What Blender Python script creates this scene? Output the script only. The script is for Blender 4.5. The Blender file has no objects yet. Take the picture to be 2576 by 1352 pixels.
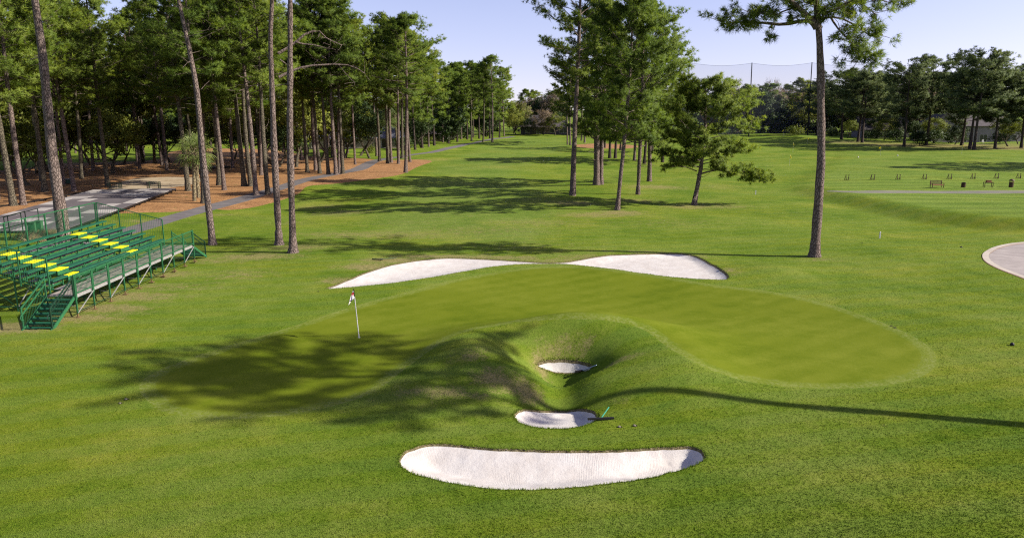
import bpy, math, random
import numpy as np
from mathutils import Vector, geometry
R_ = math.radians
scene = bpy.context.scene
COL = scene.collection
# ------------------------------------------------------------------ camera model
# picture units: the photograph seen 2575 wide, 1352 high
CX, CY, FOC, PITCH, CAMH = 1287.5, 676.0, 1880.0, R_(12.09), 10.0
SP, CP = math.sin(PITCH), math.cos(PITCH)

def ray(u, v):
    a, b = (u - CX) / FOC, -(v - CY) / FOC
    return (a, CP + b * SP, -SP + b * CP)

# ------------------------------------------------------------------ object helpers
def tag(o, label=None, cat=None, group=None, kind=None):
    if label: o['label'] = label
    if cat: o['category'] = cat
    if group: o['group'] = group
    if kind: o['kind'] = kind
    return o

def empty(name, loc=(0, 0, 0), rz=0.0):
    o = bpy.data.objects.new(name, None)
    o.location = loc; o.rotation_euler = (0, 0, rz); o.empty_display_size = .3
    COL.objects.link(o)
    return o

def copy_tree(o, parent=None):
    c = o.copy(); COL.objects.link(c); c.parent = parent
    for ch in list(o.children):
        copy_tree(ch, c)
    return c

class MB:
    """collects polygons for ONE mesh"""
    def __init__(s):
        s.v = []; s.f = []; s.m = []; s.n = 0; s.nv = []
    def add(s, verts, faces, mi=0):
        verts = np.asarray(verts, float).reshape(-1, 3)
        faces = np.asarray(faces, int)
        s.v.append(verts); s.f.append(faces + s.n); s.m.append(mi); s.n += len(verts)
    def box(s, c, d, rz=0.0, mi=0, rot=None):
        x, y, z = d[0] / 2, d[1] / 2, d[2] / 2
        p = np.array([[-x,-y,-z],[x,-y,-z],[x,y,-z],[-x,y,-z],[-x,-y,z],[x,-y,z],[x,y,z],[-x,y,z]])
        if rot is not None:
            p = p @ np.array(rot).T
        elif rz:
            ca, sa = math.cos(rz), math.sin(rz)
            p = p @ np.array([[ca, sa, 0], [-sa, ca, 0], [0, 0, 1]])
        s.add(p + np.array(c), [[0,3,2,1],[4,5,6,7],[0,1,5,4],[1,2,6,5],[2,3,7,6],[3,0,4,7]], mi)
    def bar(s, a, b, w, h=None, mi=0):
        """square-section bar from a to b"""
        a = np.array(a, float); b = np.array(b, float); h = h or w
        d = b - a; L = np.linalg.norm(d); d = d / L
        up = np.array([0, 0, 1.0]) if abs(d[2]) < .95 else np.array([0, 1.0, 0])
        sx = np.cross(d, up); sx /= np.linalg.norm(sx); sz = np.cross(sx, d)
        p = []
        for q in (a, b):
            for i, j in ((-1,-1),(1,-1),(1,1),(-1,1)):
                p.append(q + sx * i * w / 2 + sz * j * h / 2)
        s.add(p, [[3,2,1,0],[4,5,6,7],[0,1,5,4],[1,2,6,5],[2,3,7,6],[3,0,4,7]], mi)
    def tube(s, pts, rad, sides=8, mi=0, cap=True, jit=None, rng=None):
        pts = np.asarray(pts, float); n = len(pts)
        rad = np.full(n, rad) if np.isscalar(rad) else np.asarray(rad, float)
        t = np.gradient(pts, axis=0); t /= np.linalg.norm(t, axis=1)[:, None] + 1e-9
        ref = np.array([1.0, 0, 0]) if abs(t[0][0]) < .8 else np.array([0, 1.0, 0])
        sx = np.cross(t, ref); sx /= np.linalg.norm(sx, axis=1)[:, None] + 1e-9
        sy = np.cross(t, sx)
        a = np.linspace(0, 2 * math.pi, sides, endpoint=False)
        rr = rad[:, None] * np.ones(sides)[None]
        if jit and rng is not None:
            rr = rr * (1 + jit * rng.standard_normal((n, sides)))
        V = pts[:, None] + rr[:, :, None] * (np.cos(a)[None, :, None] * sx[:, None] + np.sin(a)[None, :, None] * sy[:, None])
        i = np.arange(n - 1)[:, None] * sides; k = np.arange(sides)[None]; k2 = (k + 1) % sides
        F = np.stack([i + k, i + k2, i + sides + k2, i + sides + k], -1).reshape(-1, 4)
        s.add(V.reshape(-1, 3), F, mi)
        if cap:
            s.add(V[-1], [list(range(sides))], mi); s.add(V[0], [list(range(sides))[::-1]], mi)
    def lathe(s, c, prof, sides=16, mi=0):
        pts = [(c[0], c[1], c[2] + z) for r, z in prof]
        a = np.linspace(0, 2 * math.pi, sides, endpoint=False)
        V = np.array([[(c[0] + r * math.cos(t), c[1] + r * math.sin(t), c[2] + z) for t in a] for r, z in prof])
        n = len(prof)
        i = np.arange(n - 1)[:, None] * sides; k = np.arange(sides)[None]; k2 = (k + 1) % sides
        F = np.stack([i + k, i + k2, i + sides + k2, i + sides + k], -1).reshape(-1, 4)
        s.add(V.reshape(-1, 3), F, mi)
        s.add(V[-1], [list(range(sides))], mi); s.add(V[0], [list(range(sides))[::-1]], mi)
    def mesh(s, name, mats, smooth=False):
        me = bpy.data.meshes.new(name)
        V = np.concatenate(s.v); me.vertices.add(len(V)); me.vertices.foreach_set('co', V.ravel().astype(np.float32))
        li = np.concatenate([f.ravel() for f in s.f]); tot = np.concatenate([np.full(len(f), f.shape[1]) for f in s.f])
        mi = np.concatenate([np.full(len(f), m) for f, m in zip(s.f, s.m)])
        me.loops.add(len(li)); me.loops.foreach_set('vertex_index', li.astype(np.int32))
        me.polygons.add(len(tot))
        st = np.concatenate([[0], np.cumsum(tot)[:-1]])
        me.polygons.foreach_set('loop_start', st.astype(np.int32))
        me.polygons.foreach_set('material_index', mi.astype(np.int32))
        me.polygons.foreach_set('use_smooth', np.full(len(tot), smooth))
        me.update(calc_edges=True)
        if s.nv: me.normals_split_custom_set_from_vertices(np.concatenate(s.nv).tolist())
        for m in (mats if isinstance(mats, (list, tuple)) else [mats]): me.materials.append(m)
        return me
    def build(s, name, mats, parent=None, smooth=False):
        o = bpy.data.objects.new(name, s.mesh(name, mats, smooth)); COL.objects.link(o)
        if parent is not None: o.parent = parent
        return o

# ------------------------------------------------------------------ materials
KA = .70      # one scale for all base colours, keeps them in the real-world range
class NT:
    def __init__(s, name):
        s.mat = bpy.data.materials.new(name); s.mat.use_nodes = True
        s.t = s.mat.node_tree; s.n = s.t.nodes; s.l = s.t.links
        s.bsdf = s.n['Principled BSDF']; s.out = s.n['Material Output']
        s.bsdf.inputs['Specular IOR Level'].default_value = .2
        s.bsdf.inputs['Roughness'].default_value = .9
    def new(s, typ, **kw):
        n = s.n.new(typ)
        for k, v in kw.items(): setattr(n, k, v)
        return n
    def lk(s, a, b): s.l.new(a, b)
    def pos(s):
        return s.new('ShaderNodeNewGeometry').outputs['Position']
    def objc(s):
        return s.new('ShaderNodeTexCoord').outputs['Object']
    def scale(s, vec, sc, rot=(0, 0, 0)):
        m = s.new('ShaderNodeMapping'); m.inputs['Scale'].default_value = sc; m.inputs['Rotation'].default_value = rot
        s.lk(vec, m.inputs['Vector']); return m.outputs[0]
    def noise(s, vec, sc, det=3, rough=.55, dist=0):
        n = s.new('ShaderNodeTexNoise'); n.inputs['Scale'].default_value = sc; n.inputs['Detail'].default_value = det
        n.inputs['Roughness'].default_value = rough; n.inputs['Distortion'].default_value = dist
        s.lk(vec, n.inputs['Vector']); return n.outputs['Fac']
    def ramp(s, fac, stops, interp='LINEAR'):
        r = s.new('ShaderNodeValToRGB'); r.color_ramp.interpolation = interp
        el = r.color_ramp.elements
        while len(el) < len(stops): el.new(.5)
        for e, (p, c) in zip(el, stops):
            e.position = p; e.color = (*c, 1) if len(c) == 3 else c
        s.lk(fac, r.inputs['Fac']); return r.outputs['Color']
    def mr(s, v, a, b, c=0.0, d=1.0, smooth=True):
        n = s.new('ShaderNodeMapRange'); n.interpolation_type = 'SMOOTHSTEP' if smooth else 'LINEAR'
        n.inputs['From Min'].default_value = a; n.inputs['From Max'].default_value = b
        n.inputs['To Min'].default_value = c; n.inputs['To Max'].default_value = d
        s.lk(v, n.inputs['Value']); return n.outputs['Result']
    def math(s, op, a, b=None, clamp=False):
        n = s.new('ShaderNodeMath', operation=op); n.use_clamp = clamp
        for i, x in enumerate((a, b)):
            if x is None: continue
            if isinstance(x, (int, float)): n.inputs[i].default_value = x
            else: s.lk(x, n.inputs[i])
        return n.outputs[0]
    def mix(s, fac, a, b, typ='MIX'):
        n = s.new('ShaderNodeMix', data_type='RGBA', blend_type=typ)
        for sock, x in ((n.inputs['Factor'], fac), (n.inputs['A'], a), (n.inputs['B'], b)):
            if isinstance(x, (int, float)): sock.default_value = x
            elif isinstance(x, tuple): sock.default_value = (*x, 1) if len(x) == 3 else x
            else: s.lk(x, sock)
        return n.outputs['Result']
    def attr(s, name):
        n = s.new('ShaderNodeAttribute', attribute_name=name); return n.outputs['Fac']
    def bump(s, h, dist=.02, strength=1.0):
        b = s.new('ShaderNodeBump'); b.inputs['Distance'].default_value = dist; b.inputs['Strength'].default_value = strength
        s.lk(h, b.inputs['Height']); s.lk(b.outputs[0], s.bsdf.inputs['Normal']); return b.outputs[0]
    def col(s, c): 
        if isinstance(c, tuple): s.bsdf.inputs['Base Color'].default_value = (*[q * KA for q in c], 1); return None
        c = s.mix(1.0, c, (KA, KA, KA), 'MULTIPLY'); s.lk(c, s.bsdf.inputs['Base Color']); return c

def plain(name, c, rough=.6, metal=0.0, var=.18, sc=3.0, spec=.3):
    """paint / metal / wood with a little wear"""
    t = NT(name); p = t.objc()
    f = t.noise(p, sc, 5, .65)
    lo = tuple(x * (1 - var) for x in c); hi = tuple(min(1, x * (1 + var)) for x in c)
    t.col(t.ramp(f, [(.3, lo), (.7, hi)]))
    t.bsdf.inputs['Roughness'].default_value = rough; t.bsdf.inputs['Metallic'].default_value = metal
    t.bsdf.inputs['Specular IOR Level'].default_value = spec
    t.bump(t.noise(p, sc * 12, 3), .004, .4)
    return t.mat
# ------------------------------------------------------------------ terrain
def G(x, y, cx, cy, sx, sy, a=0.0):
    dx, dy = x - cx, y - cy
    if a:
        c, s = math.cos(a), math.sin(a); dx, dy = c * dx + s * dy, -s * dx + c * dy
    return np.exp(-(dx / sx) ** 2 - (dy / sy) ** 2)
def sstep(t):
    t = np.clip(t, 0, 1); return t * t * (3 - 2 * t)
# edge of the raised practice range on the right (x as a function of y)
RY = np.array([-50, 40, 52, 58, 61.5, 65, 70, 76, 82, 88, 93, 99, 110, 140, 200])
RX = np.array([130, 90, 62, 49, 43, 40, 37.9, 37.0, 36.4, 36.2, 36.6, 38.5, 44, 60, 90.])
def hg(x, y):
    """lawn height without the bunker bowls"""
    x = np.asarray(x, float); y = np.asarray(y, float)
    z = .10 * np.sin(x * .13 + 1.3) * np.sin(y * .11 + .4) + .05 * np.sin(x * .31 + y * .23)
    far = sstep((y - 52) / 30)
    z = z + far * (.26 * np.sin(x * .075 + .8) * np.sin(y * .083 + 1.1) + .12 * np.sin(x * .16 - y * .13))
    near = 1 - sstep((np.hypot(x - 2, y - 28) - 8) / 8)
    z = z * (1 - .8 * near)
    # the humped bank round the two small bunkers
    z = z + 1.18 * G(x, y, 3.2, 32.0, 4.4, 1.85) + .65 * G(x, y, -1.7, 29.2, 1.7, 2.6, .25) + .55 * G(x, y, 6.4, 27.9, 2.3, 3.0, -.2)
    z = z - 1.55 * G(x, y, 2.25, 29.4, 1.55, 1.2) - .70 * G(x, y, 1.7, 25.4, 1.8, 1.3) - .55 * G(x, y, 1.9, 27.2, .95, 1.6)
    z = z + .25 * G(x, y, -3.6, 25.8, 1.8, 2.6)
    # bank between green and the long back bunker, right-hand shoulder
    z = z + .10 * G(x, y, 3.5, 45.5, 9, 2.2) + .30 * G(x, y, 16.5, 45.8, 2.6, 2.2) + .06 * G(x, y, -12, 47.5, 5, 1.6, .3)
    # plateau of the range, with its face
    edge = np.interp(y, RY, RX)
    z = z + .95 * sstep((x - edge + 2.6) / 4.0) * (1 - .75 * sstep((y - 76) / 30))
    z = z - .18 * G(x, y, 35, 63, 6, 9, .5)
    # low hummock far down the range
    z = z + .8 * G(x, y, 88, 245, 16, 12) + .5 * sstep((y - 170) / 100) * sstep((x + 5) / 60)
    return z

_T = 12.0 * 1.011 ** np.arange(400)
def hit(u, v):
    """where the sight line through a picture point meets the lawn"""
    d = ray(u, v)
    f = CAMH + d[2] * _T - hg(d[0] * _T, d[1] * _T)
    k = np.nonzero(f < 0)[0]; k = k[0] if len(k) else len(_T) - 1
    t = np.linspace(_T[max(k - 1, 0)], _T[k], 40)
    f = CAMH + d[2] * t - hg(d[0] * t, d[1] * t)
    j = np.nonzero(f < 0)[0]; j = max(j[0], 1) if len(j) else 39
    h = t[j - 1] + (t[j] - t[j - 1]) * f[j - 1] / (f[j - 1] - f[j] + 1e-12)
    return np.array([d[0] * h, d[1] * h])
def gpt(u, v):
    p = hit(u, v); return (p[0], p[1], float(hg(p[0], p[1])))
def at_depth(u, v, Y):
    """point on the sight line at world distance Y"""
    d = ray(u, v); t = Y / d[1]; return np.array([d[0] * t, Y, CAMH + d[2] * t])

def smooth_loop(P, per=8, closed=True):
    P = np.asarray(P, float); n = len(P); out = []
    rng_ = range(n) if closed else range(n - 1)
    for i in rng_:
        if closed: p0, p1, p2, p3 = P[i - 1], P[i], P[(i + 1) % n], P[(i + 2) % n]
        else: p0, p1, p2, p3 = P[max(i - 1, 0)], P[i], P[i + 1], P[min(i + 2, n - 1)]
        for k in range(per):
            t = k / per
            out.append(.5 * ((2 * p1) + (-p0 + p2) * t + (2 * p0 - 5 * p1 + 4 * p2 - p3) * t * t + (-p0 + 3 * p1 - 3 * p2 + p3) * t ** 3))
    if not closed: out.append(P[-1])
    return np.array(out)
def resample(P, step):
    Q = np.vstack([P, P[:1]]); d = np.hypot(*np.diff(Q, axis=0).T); s = np.concatenate([[0], np.cumsum(d)])
    n = max(8, int(s[-1] / step)); t = np.linspace(0, s[-1], n, endpoint=False)
    return np.stack([np.interp(t, s, Q[:, 0]), np.interp(t, s, Q[:, 1])], 1)
def inside(P, x, y):
    r = np.zeros(len(x), bool)
    b = (x >= P[:, 0].min()) & (x <= P[:, 0].max()) & (y >= P[:, 1].min()) & (y <= P[:, 1].max())
    idx = np.nonzero(b)[0]
    if not len(idx): return r
    xx, yy = x[idx], y[idx]; c = np.zeros(len(idx), bool); j = len(P) - 1
    for i in range(len(P)):
        xi, yi, xj, yj = P[i, 0], P[i, 1], P[j, 0], P[j, 1]
        if yi != yj:
            c ^= ((yi > yy) != (yj > yy)) & (xx < (xj - xi) * (yy - yi) / (yj - yi) + xi)
        j = i
    r[idx] = c; return r
def dist_to(P, x, y):
    Q = np.vstack([P, P[:1]]); best = np.full(len(x), 1e9)
    A, B = Q[:-1], Q[1:]
    for a, b in zip(A, B):
        d = b - a; L = d @ d + 1e-12
        t = np.clip(((x - a[0]) * d[0] + (y - a[1]) * d[1]) / L, 0, 1)
        best = np.minimum(best, (x - a[0] - t * d[0]) ** 2 + (y - a[1] - t * d[1]) ** 2)
    return np.sqrt(best)
def offset_in(P, w):
    area = .5 * np.sum(P[:, 0] * np.roll(P[:, 1], -1) - np.roll(P[:, 0], -1) * P[:, 1])
    t = np.roll(P, -1, 0) - np.roll(P, 1, 0); t /= np.hypot(*t.T)[:, None] + 1e-9
    n = np.stack([-t[:, 1], t[:, 0]], 1) * (1 if area > 0 else -1)
    return P + n * w
def outline(uv, step, per=8, jit=0.0, seed=1):
    P = resample(smooth_loop([hit(u, v) for u, v in uv], per), step)
    if jit:
        r = np.random.default_rng(seed)
        k = r.standard_normal(len(P)); k = .5 * k + .25 * np.roll(k, 1) + .25 * np.roll(k, -1)
        P = offset_in(P, 0) + (offset_in(P, 1.0) - P) * (jit * k)[:, None]
    return P

BUNK = {
 'front': dict(uv=[(1003,1160),(1012,1140),(1040,1124),(1090,1115),(1150,1117),(1240,1126),(1400,1131),(1530,1131),(1650,1124),(1730,1121),(1762,1130),(1773,1147),(1755,1165),(1690,1187),(1590,1207),(1450,1224),(1330,1230),(1250,1228),(1150,1216),(1060,1196),(1015,1178)],
               step=.11, lip=.06, bowl=.36, w=1.3, jit=.022),
 'mid': dict(uv=[(1292,1046),(1300,1034),(1325,1028),(1390,1031),(1450,1028),(1482,1028),(1500,1038),(1502,1050),(1485,1063),(1450,1073),(1400,1077),(1350,1073),(1310,1062)],
             step=.10, lip=.06, bowl=.22, w=.8, jit=.018),
 'pot': dict(uv=[(1349,916),(1368,906),(1405,902),(1450,905),(1480,912),(1492,921),(1480,930),(1455,936),(1420,939),(1385,934)],
             step=.10, lip=.05, bowl=.13, w=.7, jit=.008),
 'back': dict(uv=[(818,726),(850,713),(900,692),(960,671),(1010,660),(1070,652),(1130,648),(1200,650),(1260,653),(1320,657),(1380,660),(1430,657),(1480,648),(1530,641),(1600,638),(1690,636),(1738,640),(1770,652),(1800,668),(1826,686),(1834,694),(1824,703),(1760,701),(1690,696),(1610,686),(1540,676),(1470,668),(1420,663.5),(1360,663),(1300,664.5),(1240,670),(1180,680),(1100,694),(1010,708),(920,718),(850,724)],
              step=.30, lip=.04, bowl=.20, w=1.6, jit=.03),
}
ZONES = {}
for k, b in BUNK.items():
    b['out'] = outline(b['uv'], b['step'], 8, b['jit'], 3)
    b['inn'] = offset_in(b['out'], .055 if k != 'back' else .13)
green_uv = [(352,985),(372,1008),(395,1028),(440,1041),(520,1050),(600,1051),(700,1046),(800,1028),(880,1008),(940,985),(990,950),(1030,918),(1075,885),(1120,855),(1190,829),(1270,814),(1350,806),(1440,803),(1530,806),(1605,823),(1650,850),(1700,885),(1760,918),(1840,948),(1930,966),(2040,975),(2150,975),(2250,965),(2320,945),(2352,918),(2350,888),(2318,858),(2250,823),(2160,789),(2080,763),(2000,744),(1900,727),(1800,716),(1700,700),(1600,685),(1520,675),(1440,670),(1360,671),(1290,678),(1200,692),(1120,708),(1020,735),(930,758),(850,782),(760,812),(660,843),(560,873),(460,906),(390,935),(355,960)]
green_out = outline(green_uv, .3)
green_in = offset_in(green_out, .55)
# cart path
path_uv = [(60,640),(180,612),(270,594),(350,573),(440,546),(530,521),(600,503),(660,485),(720,467),(790,447),(850,436),(895,427),(918,417),(937,407),(965,400),(1010,393.5),(1070,385),(1120,374.5),(1170,363),(1230,351.5),(1290,343)]
pc = smooth_loop([hit(u, v) for u, v in path_uv], 8, False)
def ribbon(c, w):
    t = np.gradient(c, axis=0); t /= np.hypot(*t.T)[:, None]; n = np.stack([-t[:, 1], t[:, 0]], 1)
    return np.vstack([c + n * w / 2, (c - n * w / 2)[::-1]])
cart_path = ribbon(pc, 2.5)
straw_uv = [(320,536),(400,534),(460,531),(512,523),(566,528),(620,524),(680,511),(717,500),(752,486),(775,468),(830,463),(900,455),(960,447),(1010,438),(1045,422),(1078,410),(1085,405),(1060,401.5),(1005,402),(970,404),(945,402),(905,398),(850,398),(780,393),(740,385),(690,378),(600,374),(500,374),(430,381),(405,399),(240,408),(140,412),(60,424),(-40,432),(-260,460),(-420,520),(-300,600),(0,552)]
straw = resample(smooth_loop([hit(u, v) for u, v in straw_uv], 6), .8)
straw_isle = resample(smooth_loop([hit(u, v) for u, v in [(1440,366),(1460,363),(1500,361),(1560,363),(1600,366),(1600,371),(1560,374),(1490,373),(1455,370)]], 6), 1.2)
dirt = resample(smooth_loop([hit(u, v) for u, v in [(301,459),(350,448),(420,445),(480,446),(512,452),(480,464),(430,472),(395,478),(330,483),(263,484)]], 6), .6)
gravel = resample(smooth_loop([hit(u, v) for u, v in [(2078,480),(2150,480),(2300,479.5),(2575,478.5),(2900,478),(3000,483),(2700,485.5),(2575,486),(2400,486.5),(2250,486),(2140,484.5),(2090,482)]], 8), .8)
apron = resample(smooth_loop([hit(u, v) for u, v in [(2470,643),(2478,633),(2500,622),(2540,613),(2600,608),(2720,604),(2900,610),(3000,660),(2900,740),(2720,750),(2640,728),(2575,701),(2510,676),(2478,658)]], 8), .35)
apron_in = offset_in(apron, .38)
# ------------------------------------------------------------------ triangulated ground, cut along every outline
rs = np.random.default_rng(7)
pts = []
Y = 9.0
while Y < 330:
    s = max(.27, .0135 * Y); hw = .80 * Y + 16
    xs = np.arange(-hw, hw, s) + rs.uniform(0, s)
    pts.append(np.stack([xs, np.full(len(xs), Y)], 1) + rs.uniform(-.3, .3, (len(xs), 2)) * s)
    Y += s * (1.0 if Y < 40 else 1.25)
gx, gy = np.meshgrid(np.arange(-6.5, 9.6, .2), np.arange(22.2, 36, .2))
pts.append(np.stack([gx.ravel(), gy.ravel()], 1) + rs.uniform(-.05, .05, (gx.size, 2)))
gx, gy = np.meshgrid(np.arange(-520, 521, 26.), np.arange(-240, 760, 26.))
P0 = np.stack([gx.ravel(), gy.ravel()], 1) + rs.uniform(-4, 4, (gx.size, 2))
pts.append(P0[~((P0[:, 1] > 5) & (P0[:, 1] < 335) & (np.abs(P0[:, 0]) < .8 * P0[:, 1] + 20))])
pts.append(np.array([(-4000, -3000), (4000, -3000), (4000, 5000), (-4000, 5000), (0, 5000), (0, -3000.)]))
for b in BUNK.values():        # denser sand surface
    o = b['inn']; x0, y0 = o.min(0); x1, y1 = o.max(0); s = b['step'] * 1.3
    gx, gy = np.meshgrid(np.arange(x0, x1, s), np.arange(y0, y1, s)); q = np.stack([gx.ravel(), gy.ravel()], 1)
    q = q[inside(o, q[:, 0], q[:, 1])]; pts.append(q[dist_to(o, q[:, 0], q[:, 1]) > s * .5])
verts = [tuple(p) for p in np.vstack(pts)]; edges = []
for loop in [b[k] for b in BUNK.values() for k in ('out', 'inn')] + [green_out, green_in, cart_path, straw, straw_isle, dirt, gravel, apron, apron_in]:
    n0 = len(verts); n = len(loop); verts += [tuple(p) for p in loop]; edges += [(n0 + i, n0 + (i + 1) % n) for i in range(n)]
res = geometry.delaunay_2d_cdt([Vector(v) for v in verts], edges, [], 0, 1e-4, False)
TV = np.array([(v[0], v[1]) for v in res[0]]); TF = np.array([list(f) for f in res[2]])
x, y = TV[:, 0], TV[:, 1]
TZ = hg(x, y)
def hz(px, py): return float(hg(px, py))
eps = 1e-3
for b in BUNK.values():
    m = inside(b['out'], x, y); idx = np.nonzero(m)[0]
    dmin = dist_to(b['out'], x[idx], y[idx]); keep = dmin > .02
    idx = idx[keep]; dmin = dmin[keep]
    xa, xb = b['out'][:, 0].min(), b['out'][:, 0].max(); q = (x[idx] - (xa + xb) / 2) / ((xb - xa) / 2)
    we = b['w'] * (1 - .72 * sstep((q - .25) / .6))        # steeper face at the right-hand end
    o = b['out']; zo = hg(o[:, 0], o[:, 1]); Am = np.stack([o[:, 0], o[:, 1], np.ones(len(o))], 1); pl = np.linalg.lstsq(Am, zo, rcond=None)[0]
    if b['w'] < 1.5:        # raked to an even floor
        wt = sstep(dmin / .5); TZ[idx] = TZ[idx] * (1 - wt) + (pl[0] * x[idx] + pl[1] * y[idx] + pl[2]) * wt
    TZ[idx] -= b['lip'] * sstep(dmin / .05) + b['bowl'] * sstep(dmin / we)
# kerb of the concrete turning circle, a whisker of height for paths
NRM_e = .05
nx = -(hg(x + NRM_e, y) - hg(x - NRM_e, y)) / (2 * NRM_e); ny = -(hg(x, y + NRM_e) - hg(x, y - NRM_e)) / (2 * NRM_e)
NR = np.stack([nx, ny, np.ones(len(x))], 1); NR /= np.linalg.norm(NR, axis=1)[:, None]
c = TV[TF].mean(1); cx_, cy_ = c[:, 0], c[:, 1]
a_ = TV[TF]; ar = (a_[:, 1, 0] - a_[:, 0, 0]) * (a_[:, 2, 1] - a_[:, 0, 1]) - (a_[:, 2, 0] - a_[:, 0, 0]) * (a_[:, 1, 1] - a_[:, 0, 1])
TF[ar < 0] = TF[ar < 0][:, ::-1]
zone = np.zeros(len(TF), int)          # 0 lawn
for zid, P in ((1, straw), (1, straw_isle), (2, dirt), (3, cart_path), (4, gravel), (5, apron), (6, apron_in), (7, green_out), (8, green_in)):
    zone[inside(P, cx_, cy_)] = zid
for k, (nm, b) in enumerate(BUNK.items()):
    zone[inside(b['out'], cx_, cy_)] = 20 + k
    zone[inside(b['inn'], cx_, cy_)] = 10 + k

# worn, dry grass: (u, v, radius x m, radius y m, amount)
DRY = [(1250,955,1.2,.9,.7),(1330,985,.7,.9,.75),(1120,985,2.0,.7,.55),(1050,990,1.5,.6,.4),(1360,915,.5,.7,.7),(1560,905,1.0,.5,.55),(1180,890,1.0,.8,.5),(1420,885,1.6,.5,.55),(1560,1010,.7,.6,.3),
 (330,745,3.2,1.4,.7),(270,775,2.6,1.0,.8),(200,800,2.5,.8,.8),(20,825,2.5,1.0,.9),(430,690,2.0,1.5,.6),(540,655,3.0,1.5,.5),(640,645,4.0,1.8,.65),(750,622,3.0,1.6,.6),(600,690,3,2,.45),(480,720,3,1.5,.4),(400,720,3,1.2,.5),
 (870,705,2.0,1.0,.75),(940,672,2.6,1.0,.95),(1010,655,3.0,1.0,1.0),(1100,645,3.4,.8,.9),(1180,645,3,.8,.8),(1270,649,3.2,.7,.8),(1380,655,3.2,.6,.75),(1470,645,2.5,.7,.6),(1590,633,4,.7,.55),(1830,680,.9,1.3,.6),(1760,645,1.4,.8,.5),
 (2060,652,1.6,.9,.5),(2110,656,1.6,.6,.3),(1500,540,5,2.0,.6),(1560,535,3,2,.75),(1440,510,4,2.5,.6),(1340,500,4,2,.35),(1650,470,5,4,.6),(1740,520,4,2.5,.6),(1830,520,3,2,.5),(1800,470,5,5,.35),(1600,505,4,3,.5),
 (860,535,5,3,.5),(800,520,4,3,.45),(740,560,4,3,.35),(860,462,4,4,.35),(980,470,9,4,.3),(1010,560,8,3,.3),(1120,540,8,4,.25),(1090,402,6,6,.4),(560,540,2.5,1.5,.5),(640,545,3,2,.3),(360,556,3,1.5,.6),(500,560,3,1.5,.3),
 (1700,560,9,4,.3),(1330,620,8,3,.3),(1000,590,9,3,.45),(1200,580,10,4,.35),(1350,560,8,3,.4),(880,590,6,2.5,.5),(1150,460,12,6,.3),(1250,420,14,10,.25),(2020,540,6,4,.2),(2250,365,16,9,.75),(2400,366,20,9,.8),(2130,358,14,8,.65),(2540,372,16,8,.8),(150,760,2,1.2,.5),(2310,640,4,2,.2),(900,980,1.5,.6,.2)]
def dry_at(x, y):
    d = np.zeros(len(x))
    for (u, v, rx, ry, a) in DRY:
        p = hit(u, v); d = np.maximum(d, a * G(x, y, p[0], p[1], rx, ry))
    return d
fair_poly = resample(smooth_loop([hit(u, v) for u, v in [(960,520),(1010,470),(1080,430),(1150,395),(1230,360),(1300,345),(1400,345),(1425,370),(1330,400),(1290,430),(1330,470),(1380,520),(1400,560),(1330,605),(1150,610),(1020,590),(950,560)]], 6), 1.5)
def tight_at(x, y):
    d = dist_to(fair_poly, x, y); s = np.where(inside(fair_poly, x, y), d, -d)
    f = sstep((s + 1.5) / 3)
    edge = np.interp(y, RY, RX)
    return np.maximum(f, sstep((x - edge - 1) / 2) * (y > 20))
DRYV, TIGHT = dry_at(x, y), tight_at(x, y)
TEE = sstep((x - np.interp(y, RY, RX) - 1.2) / 1.5) * (y > 40) * (1 - sstep((y - 100) / 25))
sd = dist_to(green_out, x, y); GEDGE = np.where(inside(green_out, x, y), sd, -sd)

def ground_piece(name, sel, mats, mi=None, attrs=True, lift=0.0, flat_normals=False):
    F = TF[sel]; used, inv = np.unique(F, return_inverse=True); F = inv.reshape(-1, 3)
    me = bpy.data.meshes.new(name)
    V = np.stack([x[used], y[used], TZ[used] + lift], 1)
    me.vertices.add(len(V)); me.vertices.foreach_set('co', V.ravel().astype(np.float32))
    me.loops.add(F.size); me.loops.foreach_set('vertex_index', F.ravel().astype(np.int32))
    me.polygons.add(len(F)); me.polygons.foreach_set('loop_start', np.arange(0, F.size, 3, dtype=np.int32))
    me.polygons.foreach_set('use_smooth', np.ones(len(F), bool))
    if mi is not None: me.polygons.foreach_set('material_index', mi[sel].astype(np.int32))
    me.update(calc_edges=True)
    for m in mats: me.materials.append(m)
    for nm, arr in (('dry', DRYV), ('tight', TIGHT), ('gedge', GEDGE), ('tee', TEE)):
        a = me.attributes.new(nm, 'FLOAT', 'POINT'); a.data.foreach_set('value', arr[used].astype(np.float32))
    if not flat_normals:
        me.normals_split_custom_set_from_vertices([tuple(n) for n in NR[used]])
    o = bpy.data.objects.new(name, me); COL.objects.link(o); o['kind'] = 'structure'
    return o
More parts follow.
